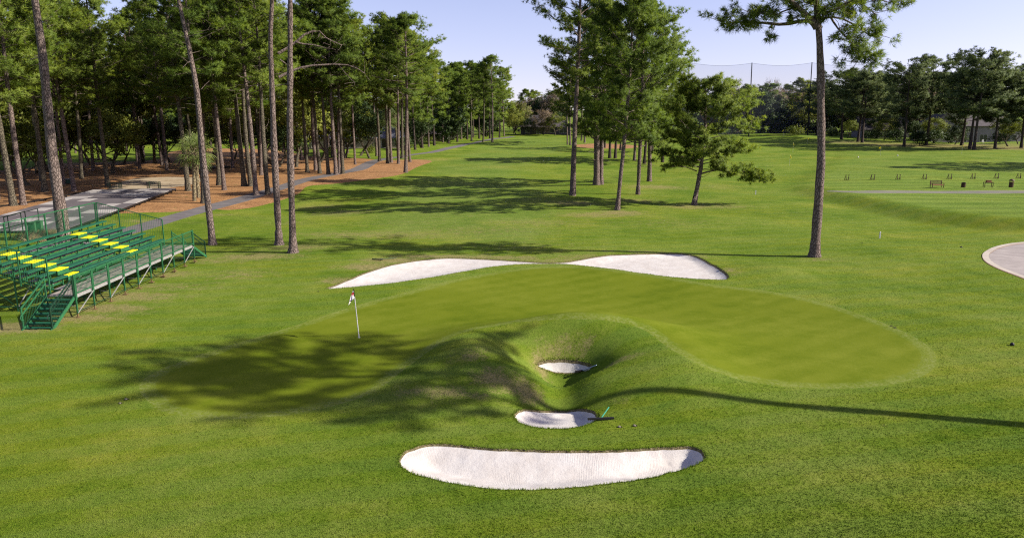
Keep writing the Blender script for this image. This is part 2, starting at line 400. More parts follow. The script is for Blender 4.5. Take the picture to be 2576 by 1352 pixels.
# ------------------------------------------------------------------ ground materials
def grass_mat(name, kind):
    t = NT(name); p = t.pos()
    flat = t.scale(p, (1, 1, .25))
    big = t.noise(flat, .16, 3, .6)
    mid = t.noise(flat, 1.1, 4, .65)
    fine = t.noise(p, 8.0, 4, .75)
    blade = t.noise(p, 34.0, 3, .85)
    v = t.math('ADD', t.math('MULTIPLY', big, .46), t.math('ADD', t.math('MULTIPLY', mid, .26), t.math('ADD', t.math('MULTIPLY', fine, .24), t.math('MULTIPLY', blade, .25))))
    if kind == 'rough':
        rough = t.ramp(v, [(.34, (.026, .072, .004)), (.49, (.082, .158, .010)), (.60, (.152, .226, .020)), (.78, (.27, .31, .06))])
        tv = t.math('ADD', t.math('MULTIPLY', big, .5), t.math('ADD', t.math('MULTIPLY', mid, .4), t.math('MULTIPLY', fine, .2)))
        tight = t.ramp(tv, [(.40, (.100, .178, .018)), (.55, (.165, .240, .034)), (.70, (.230, .290, .060))])
        c = t.mix(t.attr('tight'), rough, tight)
        c = t.mix(t.math('MULTIPLY', t.mr(t.noise(t.scale(p, (1, 1.4, .2)), .085, 3, .6), .46, .62), .42), c, t.mix(1.0, c, (1.45, 1.16, .9), 'MULTIPLY'))
        # mower lines
        w = t.new('ShaderNodeTexWave', wave_type='BANDS', bands_direction='X'); w.inputs['Scale'].default_value = .21; w.inputs['Distortion'].default_value = 2.6
        w.inputs['Detail'].default_value = 2; w.inputs['Detail Scale'].default_value = .4
        t.lk(t.scale(p, (.55, 1, 1), (0, 0, 1.12)), w.inputs['Vector'])
        c = t.mix(t.math('MULTIPLY', t.mr(w.outputs['Fac'], .3, .7), .26), c, (.150, .235, .05))
        w2 = t.new('ShaderNodeTexWave', wave_type='BANDS', bands_direction='Y'); w2.inputs['Scale'].default_value = .085; w2.inputs['Distortion'].default_value = 1.6; w2.inputs['Detail'].default_value = 3
        t.lk(p, w2.inputs['Vector'])
        c = t.mix(t.math('MULTIPLY', t.attr('tee'), .38), c, t.ramp(w2.outputs['Fac'], [(.25, (.120, .195, .028)), (.75, (.225, .320, .050))]))
        # straw-coloured wear
        dn = t.math('ADD', t.math('MULTIPLY', t.noise(flat, 1.7, 5, .7), .6), t.math('MULTIPLY', t.noise(p, 13, 3, .7), .5))
        d = t.mr(t.math('ADD', dn, t.math('MULTIPLY', t.attr('dry'), .46)), .64, .88)
        d = t.math('MULTIPLY', d, .85)
        c = t.mix(d, c, t.ramp(fine, [(.3, (.21, .185, .065)), (.6, (.36, .30, .135)), (.8, (.46, .40, .22))]))
        # single pale and dark flecks: clippings, leaves
        fl = t.mr(t.noise(t.scale(p, (1, .5, 1), (0, 0, .9)), 5.2, 5, .85), .74, .80)
        c = t.mix(t.math('MULTIPLY', fl, .5), c, (.42, .38, .22))
        t.bump(t.math('ADD', t.math('MULTIPLY', fine, .8), t.math('ADD', blade, t.math('MULTIPLY', mid, .3))), .055, .8)
    elif kind == 'green':
        w = t.new('ShaderNodeTexWave', wave_type='BANDS', bands_direction='X'); w.inputs['Scale'].default_value = .22; w.inputs['Distortion'].default_value = 3.0
        w.inputs['Detail'].default_value = 3; w.inputs['Detail Scale'].default_value = .6
        t.lk(t.scale(p, (1, 1, 1), (0, 0, .95)), w.inputs['Vector'])
        vv = t.math('ADD', t.math('MULTIPLY', v, .85), t.math('MULTIPLY', t.mr(w.outputs['Fac'], .1, .9), .04))
        c = t.ramp(vv, [(.36, (.080, .125, .005)), (.50, (.128, .172, .009)), (.62, (.182, .218, .020))])
        c = t.mix(t.mr(t.noise(flat, .34, 4, .6), .45, .70), c, (.155, .195, .013))
        t.bump(t.math('ADD', fine, blade), .010, .5)
    elif kind == 'fringe':
        c = t.ramp(v, [(.40, (.080, .130, .006)), (.54, (.126, .178, .012)), (.68, (.180, .225, .026))])
        t.bump(t.math('ADD', fine, blade), .02, .6)
    if kind in ('green', 'fringe'):
        # patchy, silvery outer rim
        e = t.math('ADD', t.attr('gedge'), t.math('MULTIPLY', t.math('SUBTRACT', t.noise(p, 1.6, 4, .7), .5), 1.6))
        rim = t.math('MULTIPLY', t.mr(e, .75, .05), t.mr(t.noise(p, 7, 4, .7), .38, .62))
        c = t.mix(t.math('MULTIPLY', rim, .44), c, (.30, .33, .12))
    t.col(c)
    t.bsdf.inputs['Roughness'].default_value = .85; t.bsdf.inputs['Specular IOR Level'].default_value = .03
    return t.mat

def sand_mat():
    t = NT('white_bunker_sand'); p = t.pos()
    n1 = t.noise(p, 1.3, 4, .6); n2 = t.noise(p, 22, 4, .75)
    v = t.math('ADD', t.math('MULTIPLY', n1, .5), t.math('MULTIPLY', n2, .5))
    c = t.ramp(v, [(.32, (.55, .50, .46)), (.5, (.655, .615, .58)), (.68, (.73, .705, .68))])
    c = t.mix(t.mr(t.noise(p, 30, 2, .6), .72, .80), c, (.40, .34, .30))
    t.col(c)
    # raked furrows
    w = t.new('ShaderNodeTexWave', wave_type='BANDS', bands_direction='X'); w.inputs['Scale'].default_value = 6.5; w.inputs['Distortion'].default_value = 6.0
    w.inputs['Detail'].default_value = 2; w.inputs['Detail Scale'].default_value = .5
    t.lk(t.scale(p, (1, .25, 1), (0, 0, .2)), w.inputs['Vector'])
    rk = t.mr(t.noise(p, .55, 2, .5), .48, .60)
    h = t.math('ADD', t.math('MULTIPLY', w.outputs['Fac'], t.math('MULTIPLY', rk, .10)), t.math('ADD', t.math('MULTIPLY', t.noise(p, 2.2, 4, .6), 1.4), t.math('MULTIPLY', n2, .4)))
    t.bump(h, .045, .55)
    t.bsdf.inputs['Specular IOR Level'].default_value = .05
    return t.mat

def soil_mat():
    t = NT('bunker_lip_soil'); p = t.pos()
    n = t.noise(p, 14, 4, .7)
    t.col(t.ramp(n, [(.3, (.06, .045, .022)), (.5, (.17, .14, .065)), (.72, (.33, .28, .17))])); t.bump(n, .05, 1)
    return t.mat

def straw_mat():
    t = NT('pine_straw_litter'); p = t.pos()
    a = t.noise(t.scale(p, (1, .3, 1), (0, 0, .7)), 8, 4, .75); b = t.noise(p, .5, 4, .65); d = t.noise(p, 3.1, 5, .7)
    v = t.math('ADD', t.math('MULTIPLY', a, .4), t.math('ADD', t.math('MULTIPLY', b, .3), t.math('MULTIPLY', d, .3)))
    c = t.ramp(v, [(.30, (.12, .058, .024)), (.46, (.31, .155, .062)), (.57, (.46, .250, .105)), (.72, (.57, .36, .17))])
    c = t.mix(t.mr(t.noise(p, .9, 4, .7), .62, .72), c, (.12, .15, .03))
    t.col(c); t.bump(t.math('ADD', a, d), .08, .9)
    return t.mat

def asphalt_mat():
    t = NT('worn_path_asphalt'); p = t.pos()
    a = t.noise(p, 24, 3, .7); b = t.noise(p, .7, 4, .6)
    v = t.math('ADD', t.math('MULTIPLY', a, .5), t.math('MULTIPLY', b, .5))
    t.col(t.ramp(v, [(.3, (.105, .095, .095)), (.5, (.165, .15, .152)), (.7, (.235, .215, .21))])); t.bump(a, .01, .5)
    return t.mat
def dirt_mat():
    t = NT('pale_sandy_track'); p = t.pos()
    a = t.noise(p, 2.2, 5, .7); b = t.noise(p, .35, 3, .6)
    v = t.math('ADD', t.math('MULTIPLY', a, .5), t.math('MULTIPLY', b, .5))
    t.col(t.ramp(v, [(.3, (.24, .165, .09)), (.5, (.42, .33, .22)), (.7, (.52, .44, .32))])); t.bump(a, .03, .6)
    return t.mat
def gravel_mat():
    t = NT('rolled_gravel'); p = t.pos()
    a = t.noise(p, 5, 5, .75)
    b = t.noise(t.scale(p, (.35, 2.0, 1)), .8, 3, .6)
    c = t.ramp(t.math('ADD', t.math('MULTIPLY', a, .35), t.math('MULTIPLY', b, .65)), [(.36, (.15, .14, .115)), (.52, (.21, .20, .155)), (.64, (.27, .28, .14))])
    c = t.mix(t.mr(t.noise(p, 1.5, 5, .7), .56, .68), c, (.16, .22, .05))
    t.col(c); t.bump(a, .03, .6)
    return t.mat
def concrete_mat(name, c0, c1):
    t = NT(name); p = t.pos()
    a = t.noise(p, 1.0, 5, .6); b = t.noise(p, 18, 4, .7)
    v = t.math('ADD', t.math('MULTIPLY', a, .65), t.math('MULTIPLY', b, .35))
    t.col(t.ramp(v, [(.36, c0), (.64, c1)])); t.bump(b, .006, .5)
    return t.mat
M_SAND, M_SOIL = sand_mat(), soil_mat()
ground_piece('ground', zone == 0, [grass_mat('mown_rough_grass', 'rough')])
ground_piece('pine_straw_bed', zone == 1, [straw_mat()])
ground_piece('sandy_track', zone == 2, [dirt_mat()])
ground_piece('cart_path', zone == 3, [asphalt_mat()])
ground_piece('gravel_strip', zone == 4, [gravel_mat()])
ground_piece('path_edging', zone == 5, [concrete_mat('pale_concrete_kerb', (.46, .40, .33), (.60, .54, .46))], lift=.05)
ground_piece('concrete_turning_circle', zone == 6, [concrete_mat('worn_concrete', (.30, .26, .245), (.46, .41, .38))])
ground_piece('green_collar', zone == 7, [grass_mat('collar_grass', 'fringe')])
ground_piece('putting_green', zone == 8, [grass_mat('putting_green_grass', 'green')])
for k, nm in enumerate(BUNK):
    sel = (zone == 10 + k) | (zone == 20 + k)
    ground_piece('sand_bunker', sel, [M_SAND, M_SOIL], mi=(zone >= 20).astype(int), flat_normals=True)

# ------------------------------------------------------------------ standing grass: shaggy tufts in the near rough and over the bunker rims
GRASSM = bpy.data.materials['mown_rough_grass'].copy(); GRASSM.name = 'standing_rough_grass'
for n_ in [n for n in GRASSM.node_tree.nodes if n.type == 'BUMP']: GRASSM.node_tree.nodes.remove(n_)
rg = np.random.default_rng(77)
def blade_sheet(name, P, nb, h0, h1, wd, lean=.55):
    """P (n,3): roots; nb blades each"""
    n = len(P); B = np.repeat(P, nb, axis=0) + rg.standard_normal((n * nb, 3)) * np.array([.02, .02, 0])
    a = rg.uniform(0, 6.283, n * nb); h = rg.uniform(h0, h1, n * nb); l = rg.uniform(.1, lean, n * nb)
    d = np.stack([np.cos(a) * l, np.sin(a) * l, np.ones(n * nb)], 1); d /= np.linalg.norm(d, axis=1)[:, None]
    b = rg.uniform(0, 6.283, n * nb); s = np.stack([np.cos(b), np.sin(b), np.zeros(n * nb)], 1) * wd
    V = np.stack([B - s, B + s, B + d * h[:, None]], 1).reshape(-1, 3); m = MB(); m.add(V, np.arange(len(V)).reshape(-1, 3)); return m
roots = []
n = 270000
Yr = 1 / rg.uniform(1 / 62., 1 / 13.5, n); Xr = rg.uniform(-.78, .78, n) * (Yr + 2)
keep = ~inside(offset_in(green_out, -.12), Xr, Yr)
for b in BUNK.values(): keep &= ~inside(offset_in(b['out'], -.02), Xr, Yr)
keep &= ~((Xr < -20.5) & (Yr > 32.5) & (Yr < 52)) & ~inside(apron, Xr, Yr) & ~inside(cart_path, Xr, Yr)
Xr, Yr = Xr[keep], Yr[keep]; roots.append(np.stack([Xr, Yr, hg(Xr, Yr)], 1))
m = blade_sheet('rough_grass', np.concatenate(roots), 3, .014, .034, .007)
go = m.build('rough_grass', GRASSM); go['kind'] = 'stuff'
rim = []
for k, b in BUNK.items():
    o = b['out']; st = b['step']; q = offset_in(o, -.02)
    for t in range(int(st / .012) if k != 'back' else 10):
        f = rg.uniform(0, 1, (len(q), 1)); p_ = q * (1 - f) + np.roll(q, -1, 0) * f + rg.standard_normal((len(q), 2)) * .025
        p_ = p_[~inside(b['inn'], p_[:, 0], p_[:, 1])]
        rim.append(np.stack([p_[:, 0], p_[:, 1], hg(p_[:, 0], p_[:, 1]) - .01], 1))
m = blade_sheet('rim_grass', np.concatenate(rim), 3, .03, .085, .008, .9)
go = m.build('bunker_rim_grass', GRASSM); go['kind'] = 'stuff'
# ------------------------------------------------------------------ camera, sun, sky
cam = bpy.data.cameras.new('camera'); co = bpy.data.objects.new('camera', cam); COL.objects.link(co)
cam.sensor_width = 36; cam.sensor_fit = 'HORIZONTAL'; cam.lens = FOC / 2575 * 36; cam.clip_end = 8000; cam.clip_start = .1
co.location = (0, 0, CAMH); co.rotation_euler = (math.pi / 2 - PITCH, 0, 0)
scene.camera = co
SUN_EL, SUN_A = R_(33), .13
Ld = Vector((-math.cos(SUN_EL), SUN_A * math.cos(SUN_EL), -math.sin(SUN_EL))).normalized()
sl = bpy.data.lights.new('sun', 'SUN'); sl.energy = 5.0; sl.angle = R_(.53); sl.color = (1.0, .93, .80)
so = bpy.data.objects.new('sun', sl); COL.objects.link(so); so.rotation_euler = Ld.to_track_quat('-Z', 'Y').to_euler()
w = bpy.data.worlds.new('World'); scene.world = w; w.use_nodes = True
sk = w.node_tree.nodes.new('ShaderNodeTexSky'); sk.sky_type = 'NISHITA'; sk.sun_disc = False
sk.sun_elevation = SUN_EL; sk.sun_rotation = math.atan2(-Ld.x, -Ld.y)
tc = w.node_tree.nodes.new('ShaderNodeTexCoord'); va = w.node_tree.nodes.new('ShaderNodeVectorMath'); va.operation = 'ADD'; va.inputs[1].default_value = (0, 0, .07)
vn = w.node_tree.nodes.new('ShaderNodeVectorMath'); vn.operation = 'NORMALIZE'
w.node_tree.links.new(tc.outputs['Generated'], va.inputs[0]); w.node_tree.links.new(va.outputs[0], vn.inputs[0]); w.node_tree.links.new(vn.outputs[0], sk.inputs['Vector'])
sk.air_density = 1.0; sk.dust_density = .7; sk.ozone_density = 3.2; sk.altitude = 0
mxs = w.node_tree.nodes.new('ShaderNodeMix'); mxs.data_type = 'RGBA'; mxs.blend_type = 'MULTIPLY'; mxs.inputs['Factor'].default_value = 1
mxs.inputs['B'].default_value = (1.58, 1.13, 1.15, 1)      # the camera's slightly violet white balance
w.node_tree.links.new(sk.outputs[0], mxs.inputs['A']); w.node_tree.links.new(mxs.outputs['Result'], w.node_tree.nodes['Background'].inputs['Color'])
w.node_tree.nodes['Background'].inputs['Strength'].default_value = .091
scene.view_settings.view_transform = 'Standard'; scene.view_settings.look = 'None'; scene.view_settings.exposure = .93
cy = scene.cycles
cy.max_bounces = 8; cy.diffuse_bounces = 5; cy.glossy_bounces = 2; cy.transmission_bounces = 6; cy.transparent_max_bounces = 12
cy.use_denoising = False; cy.filter_width = 1.2; cy.use_adaptive_sampling = False
# ------------------------------------------------------------------ bark and leaf materials
def bark_mat(name, dark, mid, light, scale=1.0):
    t = NT(name); p = t.objc()
    q = t.scale(p, (7 * scale, 7 * scale, 2.6 * scale))
    v = t.new('ShaderNodeTexVoronoi', feature='DISTANCE_TO_EDGE'); v.inputs['Scale'].default_value = 1.0
    nz = t.new('ShaderNodeTexNoise'); nz.inputs['Scale'].default_value = 1.2; t.lk(q, nz.inputs['Vector'])
    t.lk(t.mix(.25, q, nz.outputs['Color']), v.inputs['Vector'])
    e = t.mr(v.outputs['Distance'], .0, .16)
    f = t.noise(q, 2.2, 4, .7); g = t.noise(p, .45, 3, .6)
    c = t.ramp(t.math('ADD', t.math('MULTIPLY', f, .6), t.math('MULTIPLY', g, .4)), [(.32, mid), (.66, light)])
    c = t.mix(e, dark, c)
    oi = t.new('ShaderNodeObjectInfo')
    c = t.mix(t.math('MULTIPLY', oi.outputs['Random'], .3), c, mid)
    t.col(c); t.bump(t.math('ADD', e, t.math('MULTIPLY', f, .5)), .06, .9)
    return t.mat
BARK = bark_mat('plated_pine_bark', (.075, .054, .046), (.190, .138, .120), (.340, .270, .235), 1.7)
BARKD = bark_mat('dark_pine_bark', (.022, .017, .015), (.070, .052, .044), (.15, .115, .095), 1.6)
BARKG = bark_mat('grey_mossy_bark', (.035, .030, .022), (.12, .10, .07), (.23, .20, .14), 1.7)
PALMB = bark_mat('palm_trunk_bark', (.10, .075, .04), (.26, .21, .115), (.42, .36, .23), 1.4)

def leaf_mat(name, lo, mid, hi, trans=.30, sc=.55):
    t = NT(name); p = t.objc()
    oi = t.new('ShaderNodeObjectInfo')
    a = t.noise(p, sc, 3, .6); b = t.noise(p, sc * 6, 3, .75)
    v = t.math('ADD', t.math('MULTIPLY', a, .45), t.math('ADD', t.math('MULTIPLY', b, .45), t.math('MULTIPLY', oi.outputs['Random'], .10)))
    c = t.ramp(v, [(.34, lo), (.50, mid), (.66, hi)])
    c = t.col(c); t.bsdf.inputs['Roughness'].default_value = .6; t.bsdf.inputs['Specular IOR Level'].default_value = .25
    tr = t.new('ShaderNodeBsdfTranslucent'); t.lk(t.mix(1.0, c, (1.15, 1.1, .55), 'MULTIPLY'), tr.inputs['Color'])
    m = t.new('ShaderNodeMixShader'); m.inputs[0].default_value = trans
    t.lk(t.bsdf.outputs[0], m.inputs[1]); t.lk(tr.outputs[0], m.inputs[2]); t.lk(m.outputs[0], t.out.inputs['Surface'])
    return t.mat
NEEDLE = leaf_mat('pine_needles', (.062, .122, .016), (.170, .255, .032), (.320, .390, .064), .46)
NEEDLE_Y = leaf_mat('yellowish_pine_needles', (.090, .148, .015), (.222, .292, .032), (.375, .420, .062), .46)
NEEDLE_HAZE = leaf_mat('dark_hazed_pine_needles', (.055, .095, .036), (.135, .195, .070), (.260, .310, .105), .34)  # distance haze is put into this needle colour as a paler, bluer tone
OAK = leaf_mat('live_oak_leaves', (.062, .098, .012), (.175, .220, .030), (.340, .340, .055), .36)
OAK_R = leaf_mat('russet_thinning_leaves', (.17, .135, .065), (.28, .205, .10), (.40, .29, .13), .25)
DARKLEAF = leaf_mat('dark_shrub_leaves', (.018, .040, .010), (.045, .082, .018), (.095, .140, .030), .25)
TWIG = leaf_mat('bare_grey_brown_twigs', (.17, .130, .10), (.27, .205, .16), (.38, .295, .225), .0)
PALML = leaf_mat('palm_fan_leaves', (.070, .110, .024), (.170, .230, .055), (.36, .40, .13), .25, 1.5)
DRYREED = leaf_mat('dry_straw_grass', (.22, .17, .08), (.40, .32, .17), (.58, .49, .30), .2, 2.0)

# ------------------------------------------------------------------ foliage and skeletons
def nrm(a): return a / (np.linalg.norm(a, axis=-1, keepdims=True) + 1e-9)
def wind(V, nvec):
    """turn each face so that it looks the way its clump bulges"""
    k = V.shape[1]; g = np.cross(V[:, 1] - V[:, 0], V[:, 2] - V[:, 0]); f = (g * nvec).sum(1) < 0
    V[f] = V[f][:, ::-1]; return V.reshape(-1, 3), np.repeat(nvec, k, axis=0)
def tufts(mb, P, D, N, L, w, rng, bias=.75, droop=.05, C=None):
    P = np.asarray(P, float); D = nrm(np.asarray(D, float)); n = len(P)
    d = nrm(D[:, None] * bias + rng.standard_normal((n, N, 3)) * .62)
    ln = L * rng.uniform(.6, 1.25, (n, N, 1))
    s = nrm(np.cross(d, rng.standard_normal((n, N, 3)))) * w / 2
    b = P[:, None] + d * .03
    tip = b + d * ln; tip[..., 2] -= droop * ln[..., 0]
    V = np.stack([b - s, b + s, tip], 2).reshape(-1, 3, 3)
    if C is not None:      # needles of one clump share the clump's rounded outer surface as shading normal
        nv = nrm((b + tip)[:, :, :] * .5 - np.asarray(C, float)[:, None]).reshape(-1, 3) + rng.standard_normal((n * N, 3)) * .28
        V, nv = wind(V, nrm(nv)); mb.nv.append(nv)
    V = V.reshape(-1, 3); mb.add(V, np.arange(len(V)).reshape(-1, 3))
def leaves(mb, P, s, rng, flat=.0, C=None):
    P = np.asarray(P, float); n = len(P)
    a = nrm(rng.standard_normal((n, 3)) * np.array([1, 1, 1 - flat])); b = nrm(np.cross(a, rng.standard_normal((n, 3))))
    sz = s * rng.uniform(.6, 1.3, (n, 1))
    V = np.stack([P - a * sz, P + b * sz * .5, P + a * sz, P - b * sz * .5], 1)
    if C is not None:
        V, nv = wind(V, nrm(nrm(P - C) + rng.standard_normal((n, 3)) * .35)); mb.nv.append(nv)
    V = V.reshape(-1, 3); mb.add(V, np.arange(len(V)).reshape(-1, 4))

def curve(p0, d0, L, n, rng, up=0.0, wob=.12):
    """wandering limb from p0"""
    p = np.array(p0, float); d = np.array(d0, float); d /= np.linalg.norm(d); out = [p.copy()]
    for i in range(n):
        d = d + rng.standard_normal(3) * wob; d[2] += up; d /= np.linalg.norm(d)
        p = p + d * L / n; out.append(p.copy())
    return np.array(out)

def trunk_path(H, rng, lean=(0, 0), wob=.25, n=12, bend=None):
    z = np.linspace(0, H, n); t = z / H
    if bend is None:
        a = rng.uniform(0, 6.28); k = rng.uniform(.6, 1.3)
        ox = wob * np.sin(t * 3.1 * k + a) - wob * math.sin(a); oy = wob * np.cos(t * 2.7 * k + a) - wob * math.cos(a)
    else:
        ox = np.interp(t, [b[0] for b in bend], [b[1] for b in bend]); oy = np.interp(t, [b[0] for b in bend], [b[2] for b in bend])
    return np.stack([ox + lean[0] * t, oy + lean[1] * t, z], 1)

def pine_mesh(seed, H=24, r0=.32, cb=.58, R=4.2, nb=34, sec=6, per=5, N=15, L=.34, w=.034, lean=(0, 0), wob=.25, bend=None,
              low=5, needle=None, bark=None, shape='oval', sides=9, extra=None, crown_on=True, fill=1.0, stubs=4, azr=None, flare=1.45, flat=1.0):
    rng = np.random.default_rng(seed)
    tb, cb_ = MB(), MB()
    n = 22 if sides > 8 else 10
    tp = trunk_path(H, rng, lean, wob, n, bend)
    tt = np.linspace(0, 1, n)
    rad = r0 * (1 - tt * .86) ** .75 * (1 + .06 * rng.standard_normal(n)); rad[0] *= flare
    if n > 15:
        zs = tp[:, 2]; e = np.array([.35, .9]); ins = [np.interp(e, zs, tp[:, k]) for k in range(3)]
        tp = np.insert(tp, 1, np.stack(ins, 1), axis=0); rad = np.insert(rad, 1, [r0 * 1.16, r0 * 1.05])
    tp[0, 2] -= .25
    tb.tube(tp, rad, sides, 0, True, .035 if sides > 8 else 0, rng)
    P, D, CC = [], [], []
    def trunk_at(f):
        z = f * H; return np.array([np.interp(z, tp[:, 2], tp[:, k]) for k in range(3)])
    def foliage_branch(pts, ln, r, k_sec, tip_up=.25):
        while len(CC) < len(P): k = len(CC); CC.append(np.asarray(P[k]) - nrm(np.asarray(D[k], float)) * .45 - np.array([0, 0, .15]))
        tb.tube(pts, np.linspace(r, r * .22, len(pts)), 5 if sides > 8 else 4, 0, False)
        bd = pts[-1] - pts[0]; bd /= np.linalg.norm(bd)
        for j in range(k_sec):
            s = rng.uniform(.34, 1.0); q = s * (len(pts) - 1); i = min(int(q), len(pts) - 2); f = q - i
            p = pts[i] * (1 - f) + pts[i + 1] * f
            sd = rng.choice([-1, 1]); ang = rng.uniform(.35, 1.15) * sd
            d = np.array([bd[0] * math.cos(ang) - bd[1] * math.sin(ang), bd[0] * math.sin(ang) + bd[1] * math.cos(ang), rng.uniform(-.1, .55) * flat])
            l2 = ln * rng.uniform(.16, .36) + .35
            sp = curve(p, d, l2, 3, rng, .10, .14)
            tb.tube(sp, np.linspace(r * .35, .012, 4), 3, 0, False)
            m = max(2, int(per * rng.uniform(.6, 1.4) * fill))
            tq = rng.uniform(.35, 1.05, m) * 3; ii = np.clip(tq.astype(int), 0, 2); ff = (tq - ii)[:, None]
            pp = sp[ii] * (1 - ff) + sp[ii + 1] * ff + rng.standard_normal((m, 3)) * np.array([.16, .16, .09 * flat]) * (L / .34)
            P.extend(pp); cc = sp[1] * .75 + pts[0] * .10 + pts[-2] * .15 - np.array([0, 0, .35]); CC.extend(cc[None] + np.zeros((m, 3))); D.extend(nrm(sp[-1] - sp[0])[None] + np.array([0, 0, .35]) + rng.standard_normal((m, 3)) * .35)
        m = max(2, int(per * .8))
        P.extend(pts[-1] + rng.standard_normal((m, 3)) * .14); CC.extend((pts[-2] - np.array([0, 0, .25]))[None] + np.zeros((m, 3))); D.extend(bd[None] + np.array([0, 0, .4]) + rng.standard_normal((m, 3)) * .3)
    if crown_on:
        az = rng.uniform(0, 6.28)
        for i in range(nb):
            t = (i + rng.uniform(0, 1)) / nb; f = cb + (1 - cb) * t * .985
            az += 2.4 + rng.uniform(-.5, .5)
            if shape == 'oval': prof = math.sin(math.pi * (.20 + .76 * t)) ** .8
            elif shape == 'umbrella': prof = (.35 + .75 * math.sin(math.pi * min(1, .15 + .62 * t))) * (1 if t < .8 else 1 - (t - .8) * 2.6)
            elif shape == 'cone': prof = (1 - t) ** .7 * .95 + .12
            else: prof = math.sin(math.pi * (.12 + .84 * t)) ** .6
            ln = R * max(.12, prof) * rng.choice([.62, .85, 1.0, 1.12])
            el = ((.02 + .95 * t ** 1.4) if shape not in ('round', 'umbrella') else (-.08 + .55 * t) if shape == 'round' else (.02 + .62 * t)) + rng.uniform(-.18, .22) * flat
            aa = az if azr is None else rng.uniform(*azr)
            d = np.array([math.cos(aa) * math.cos(el), math.sin(aa) * math.cos(el), math.sin(el)])
            pts = curve(trunk_at(f), d, ln, 5, rng, .05 if shape != 'umbrella' else .02, .13)
            foliage_branch(pts, ln, max(.025, r0 * .27 * (1 - .6 * t)), sec)
        P.extend(tp[-1] + rng.standard_normal((8, 3)) * .3); CC.extend(tp[-1][None] - np.array([0, 0, .6]) + np.zeros((8, 3))); D.extend(rng.standard_normal((8, 3)) * .4 + np.array([0, 0, 1]))
    for i in range(stubs):       # dead snags below the crown
        f = rng.uniform(cb * .45, cb); a = rng.uniform(0, 6.28)
        pts = curve(trunk_at(f), (math.cos(a), math.sin(a), .2), rng.uniform(.5, 2.2), 3, rng, -.03, .25)
        tb.tube(pts, np.linspace(r0 * .13, .012, 4), 4, 0, False)
    if extra: extra(tb, P, D, rng, foliage_branch, trunk_at)
    if P:
        while len(CC) < len(P): k = len(CC); CC.append(np.asarray(P[k]) - nrm(np.asarray(D[k], float)) * .45 - np.array([0, 0, .15]))
        tufts(cb_, P, D, N, L, w, rng, C=CC)
    tm = tb.mesh('pine_trunk', bark or BARK, True)
    cm = cb_.mesh('pine_crown', needle or NEEDLE) if P else None
    return tm, cm

def broad_mesh(seed, H=9, R=4.5, cbz=2.5, r0=.2, nl=4, clumps=46, per=70, leaf=.16, mat=None, bark=None, flat=.75, crad=.95, twigs=0, lean=0.0, core=.0):
    """oak, shrub or bare deciduous tree: forking limbs and leaf clumps spread through the crown"""
    rng = np.random.default_rng(seed); tb, fb = MB(), MB()
    fork = max(.3, cbz * .7)
    lp = curve((0, 0, -.2), (lean * rng.uniform(.5, 1), lean * rng.uniform(-1, 1), 1), fork + .2, 4, rng, 0, .10)
    tb.tube(lp, np.linspace(r0 * 1.35, r0 * .8, 5), 8, 0, False, .05, rng)
    C = np.array([lp[-1][0], lp[-1][1], (H + cbz) / 2]); S = np.array([R, R, (H - cbz) / 2])
    cl = []
    while len(cl) < clumps:
        u = rng.standard_normal(3); u /= np.linalg.norm(u); rr = rng.uniform(.25, 1) ** .5
        if u[2] < -.55 and rng.random() < .6: continue
        k = 1 + .18 * math.sin(3 * math.atan2(u[1], u[0]) + seed) + .12 * rng.standard_normal()
        cl.append(C + u * S * rr * k * .92)
    cl = np.array(cl)
    for i in range(nl):
        a = i * 6.283 / nl + rng.uniform(-.5, .5)
        lp2 = curve(lp[-1], (math.cos(a) * .8, math.sin(a) * .8, rng.uniform(.5, 1.1)), (H - fork) * rng.uniform(.6, .95), 6, rng, .04, .2)
        tb.tube(lp2, np.linspace(r0 * .62, .03, 7), 6, 0, False)
        for j in range(5):
            c = cl[np.argmin(np.linalg.norm(cl - lp2[rng.integers(2, 7)], axis=1) + rng.uniform(0, 1.5, len(cl)))]
            q = lp2[rng.integers(2, 6)]
            m = (q + c) / 2 + rng.standard_normal(3) * .25
            tb.tube(np.array([q, m, c]), [r0 * .22, r0 * .14, .015], 4, 0, False)
    if per:
        P = (cl[:, None] + rng.standard_normal((len(cl), per, 3)) * np.array([crad, crad, crad * flat]) * .52).reshape(-1, 3)
        cc = np.repeat(cl * .82 + C[None] * .18 - np.array([0, 0, crad * .3]), per, axis=0); leaves(fb, P, leaf, rng, C=cc)
    if twigs:
        ii = rng.integers(0, len(cl), twigs); p = cl[ii] + rng.standard_normal((twigs, 3)) * crad * .55
        d = nrm((p - C) / S + rng.standard_normal((twigs, 3)) * .5 + np.array([0, 0, .45])); l = rng.uniform(.5, 1.5, (twigs, 1)); s = nrm(np.cross(d, rng.standard_normal((twigs, 3)))) * .04
        V = np.stack([p - s, p + s, p + d * l], 1); V, nv = wind(V, nrm(nrm(p - C) + rng.standard_normal(p.shape) * .5)); fb.nv.append(nv); fb.add(V, np.arange(len(V)).reshape(-1, 3), 1 if per else 0)
    mats = [mat or OAK] + ([TWIG] if (twigs and per) else []) if per else [TWIG]
    return tb.mesh('tree_trunk', bark or BARKG, True), fb.mesh('tree_crown', mats)

def plant(name, meshes, loc, label, cat='tree', group=None, rz=0.0, s=1.0, sz=None, parts=('trunk', 'crown')):
    r = empty(name, loc, rz); r.scale = (s, s, sz or s); tag(r, label, cat, group)
    for pn, me in zip(parts, meshes):
        if me is None: continue
        o = bpy.data.objects.new(pn, me); COL.objects.link(o); o.parent = r
    return r
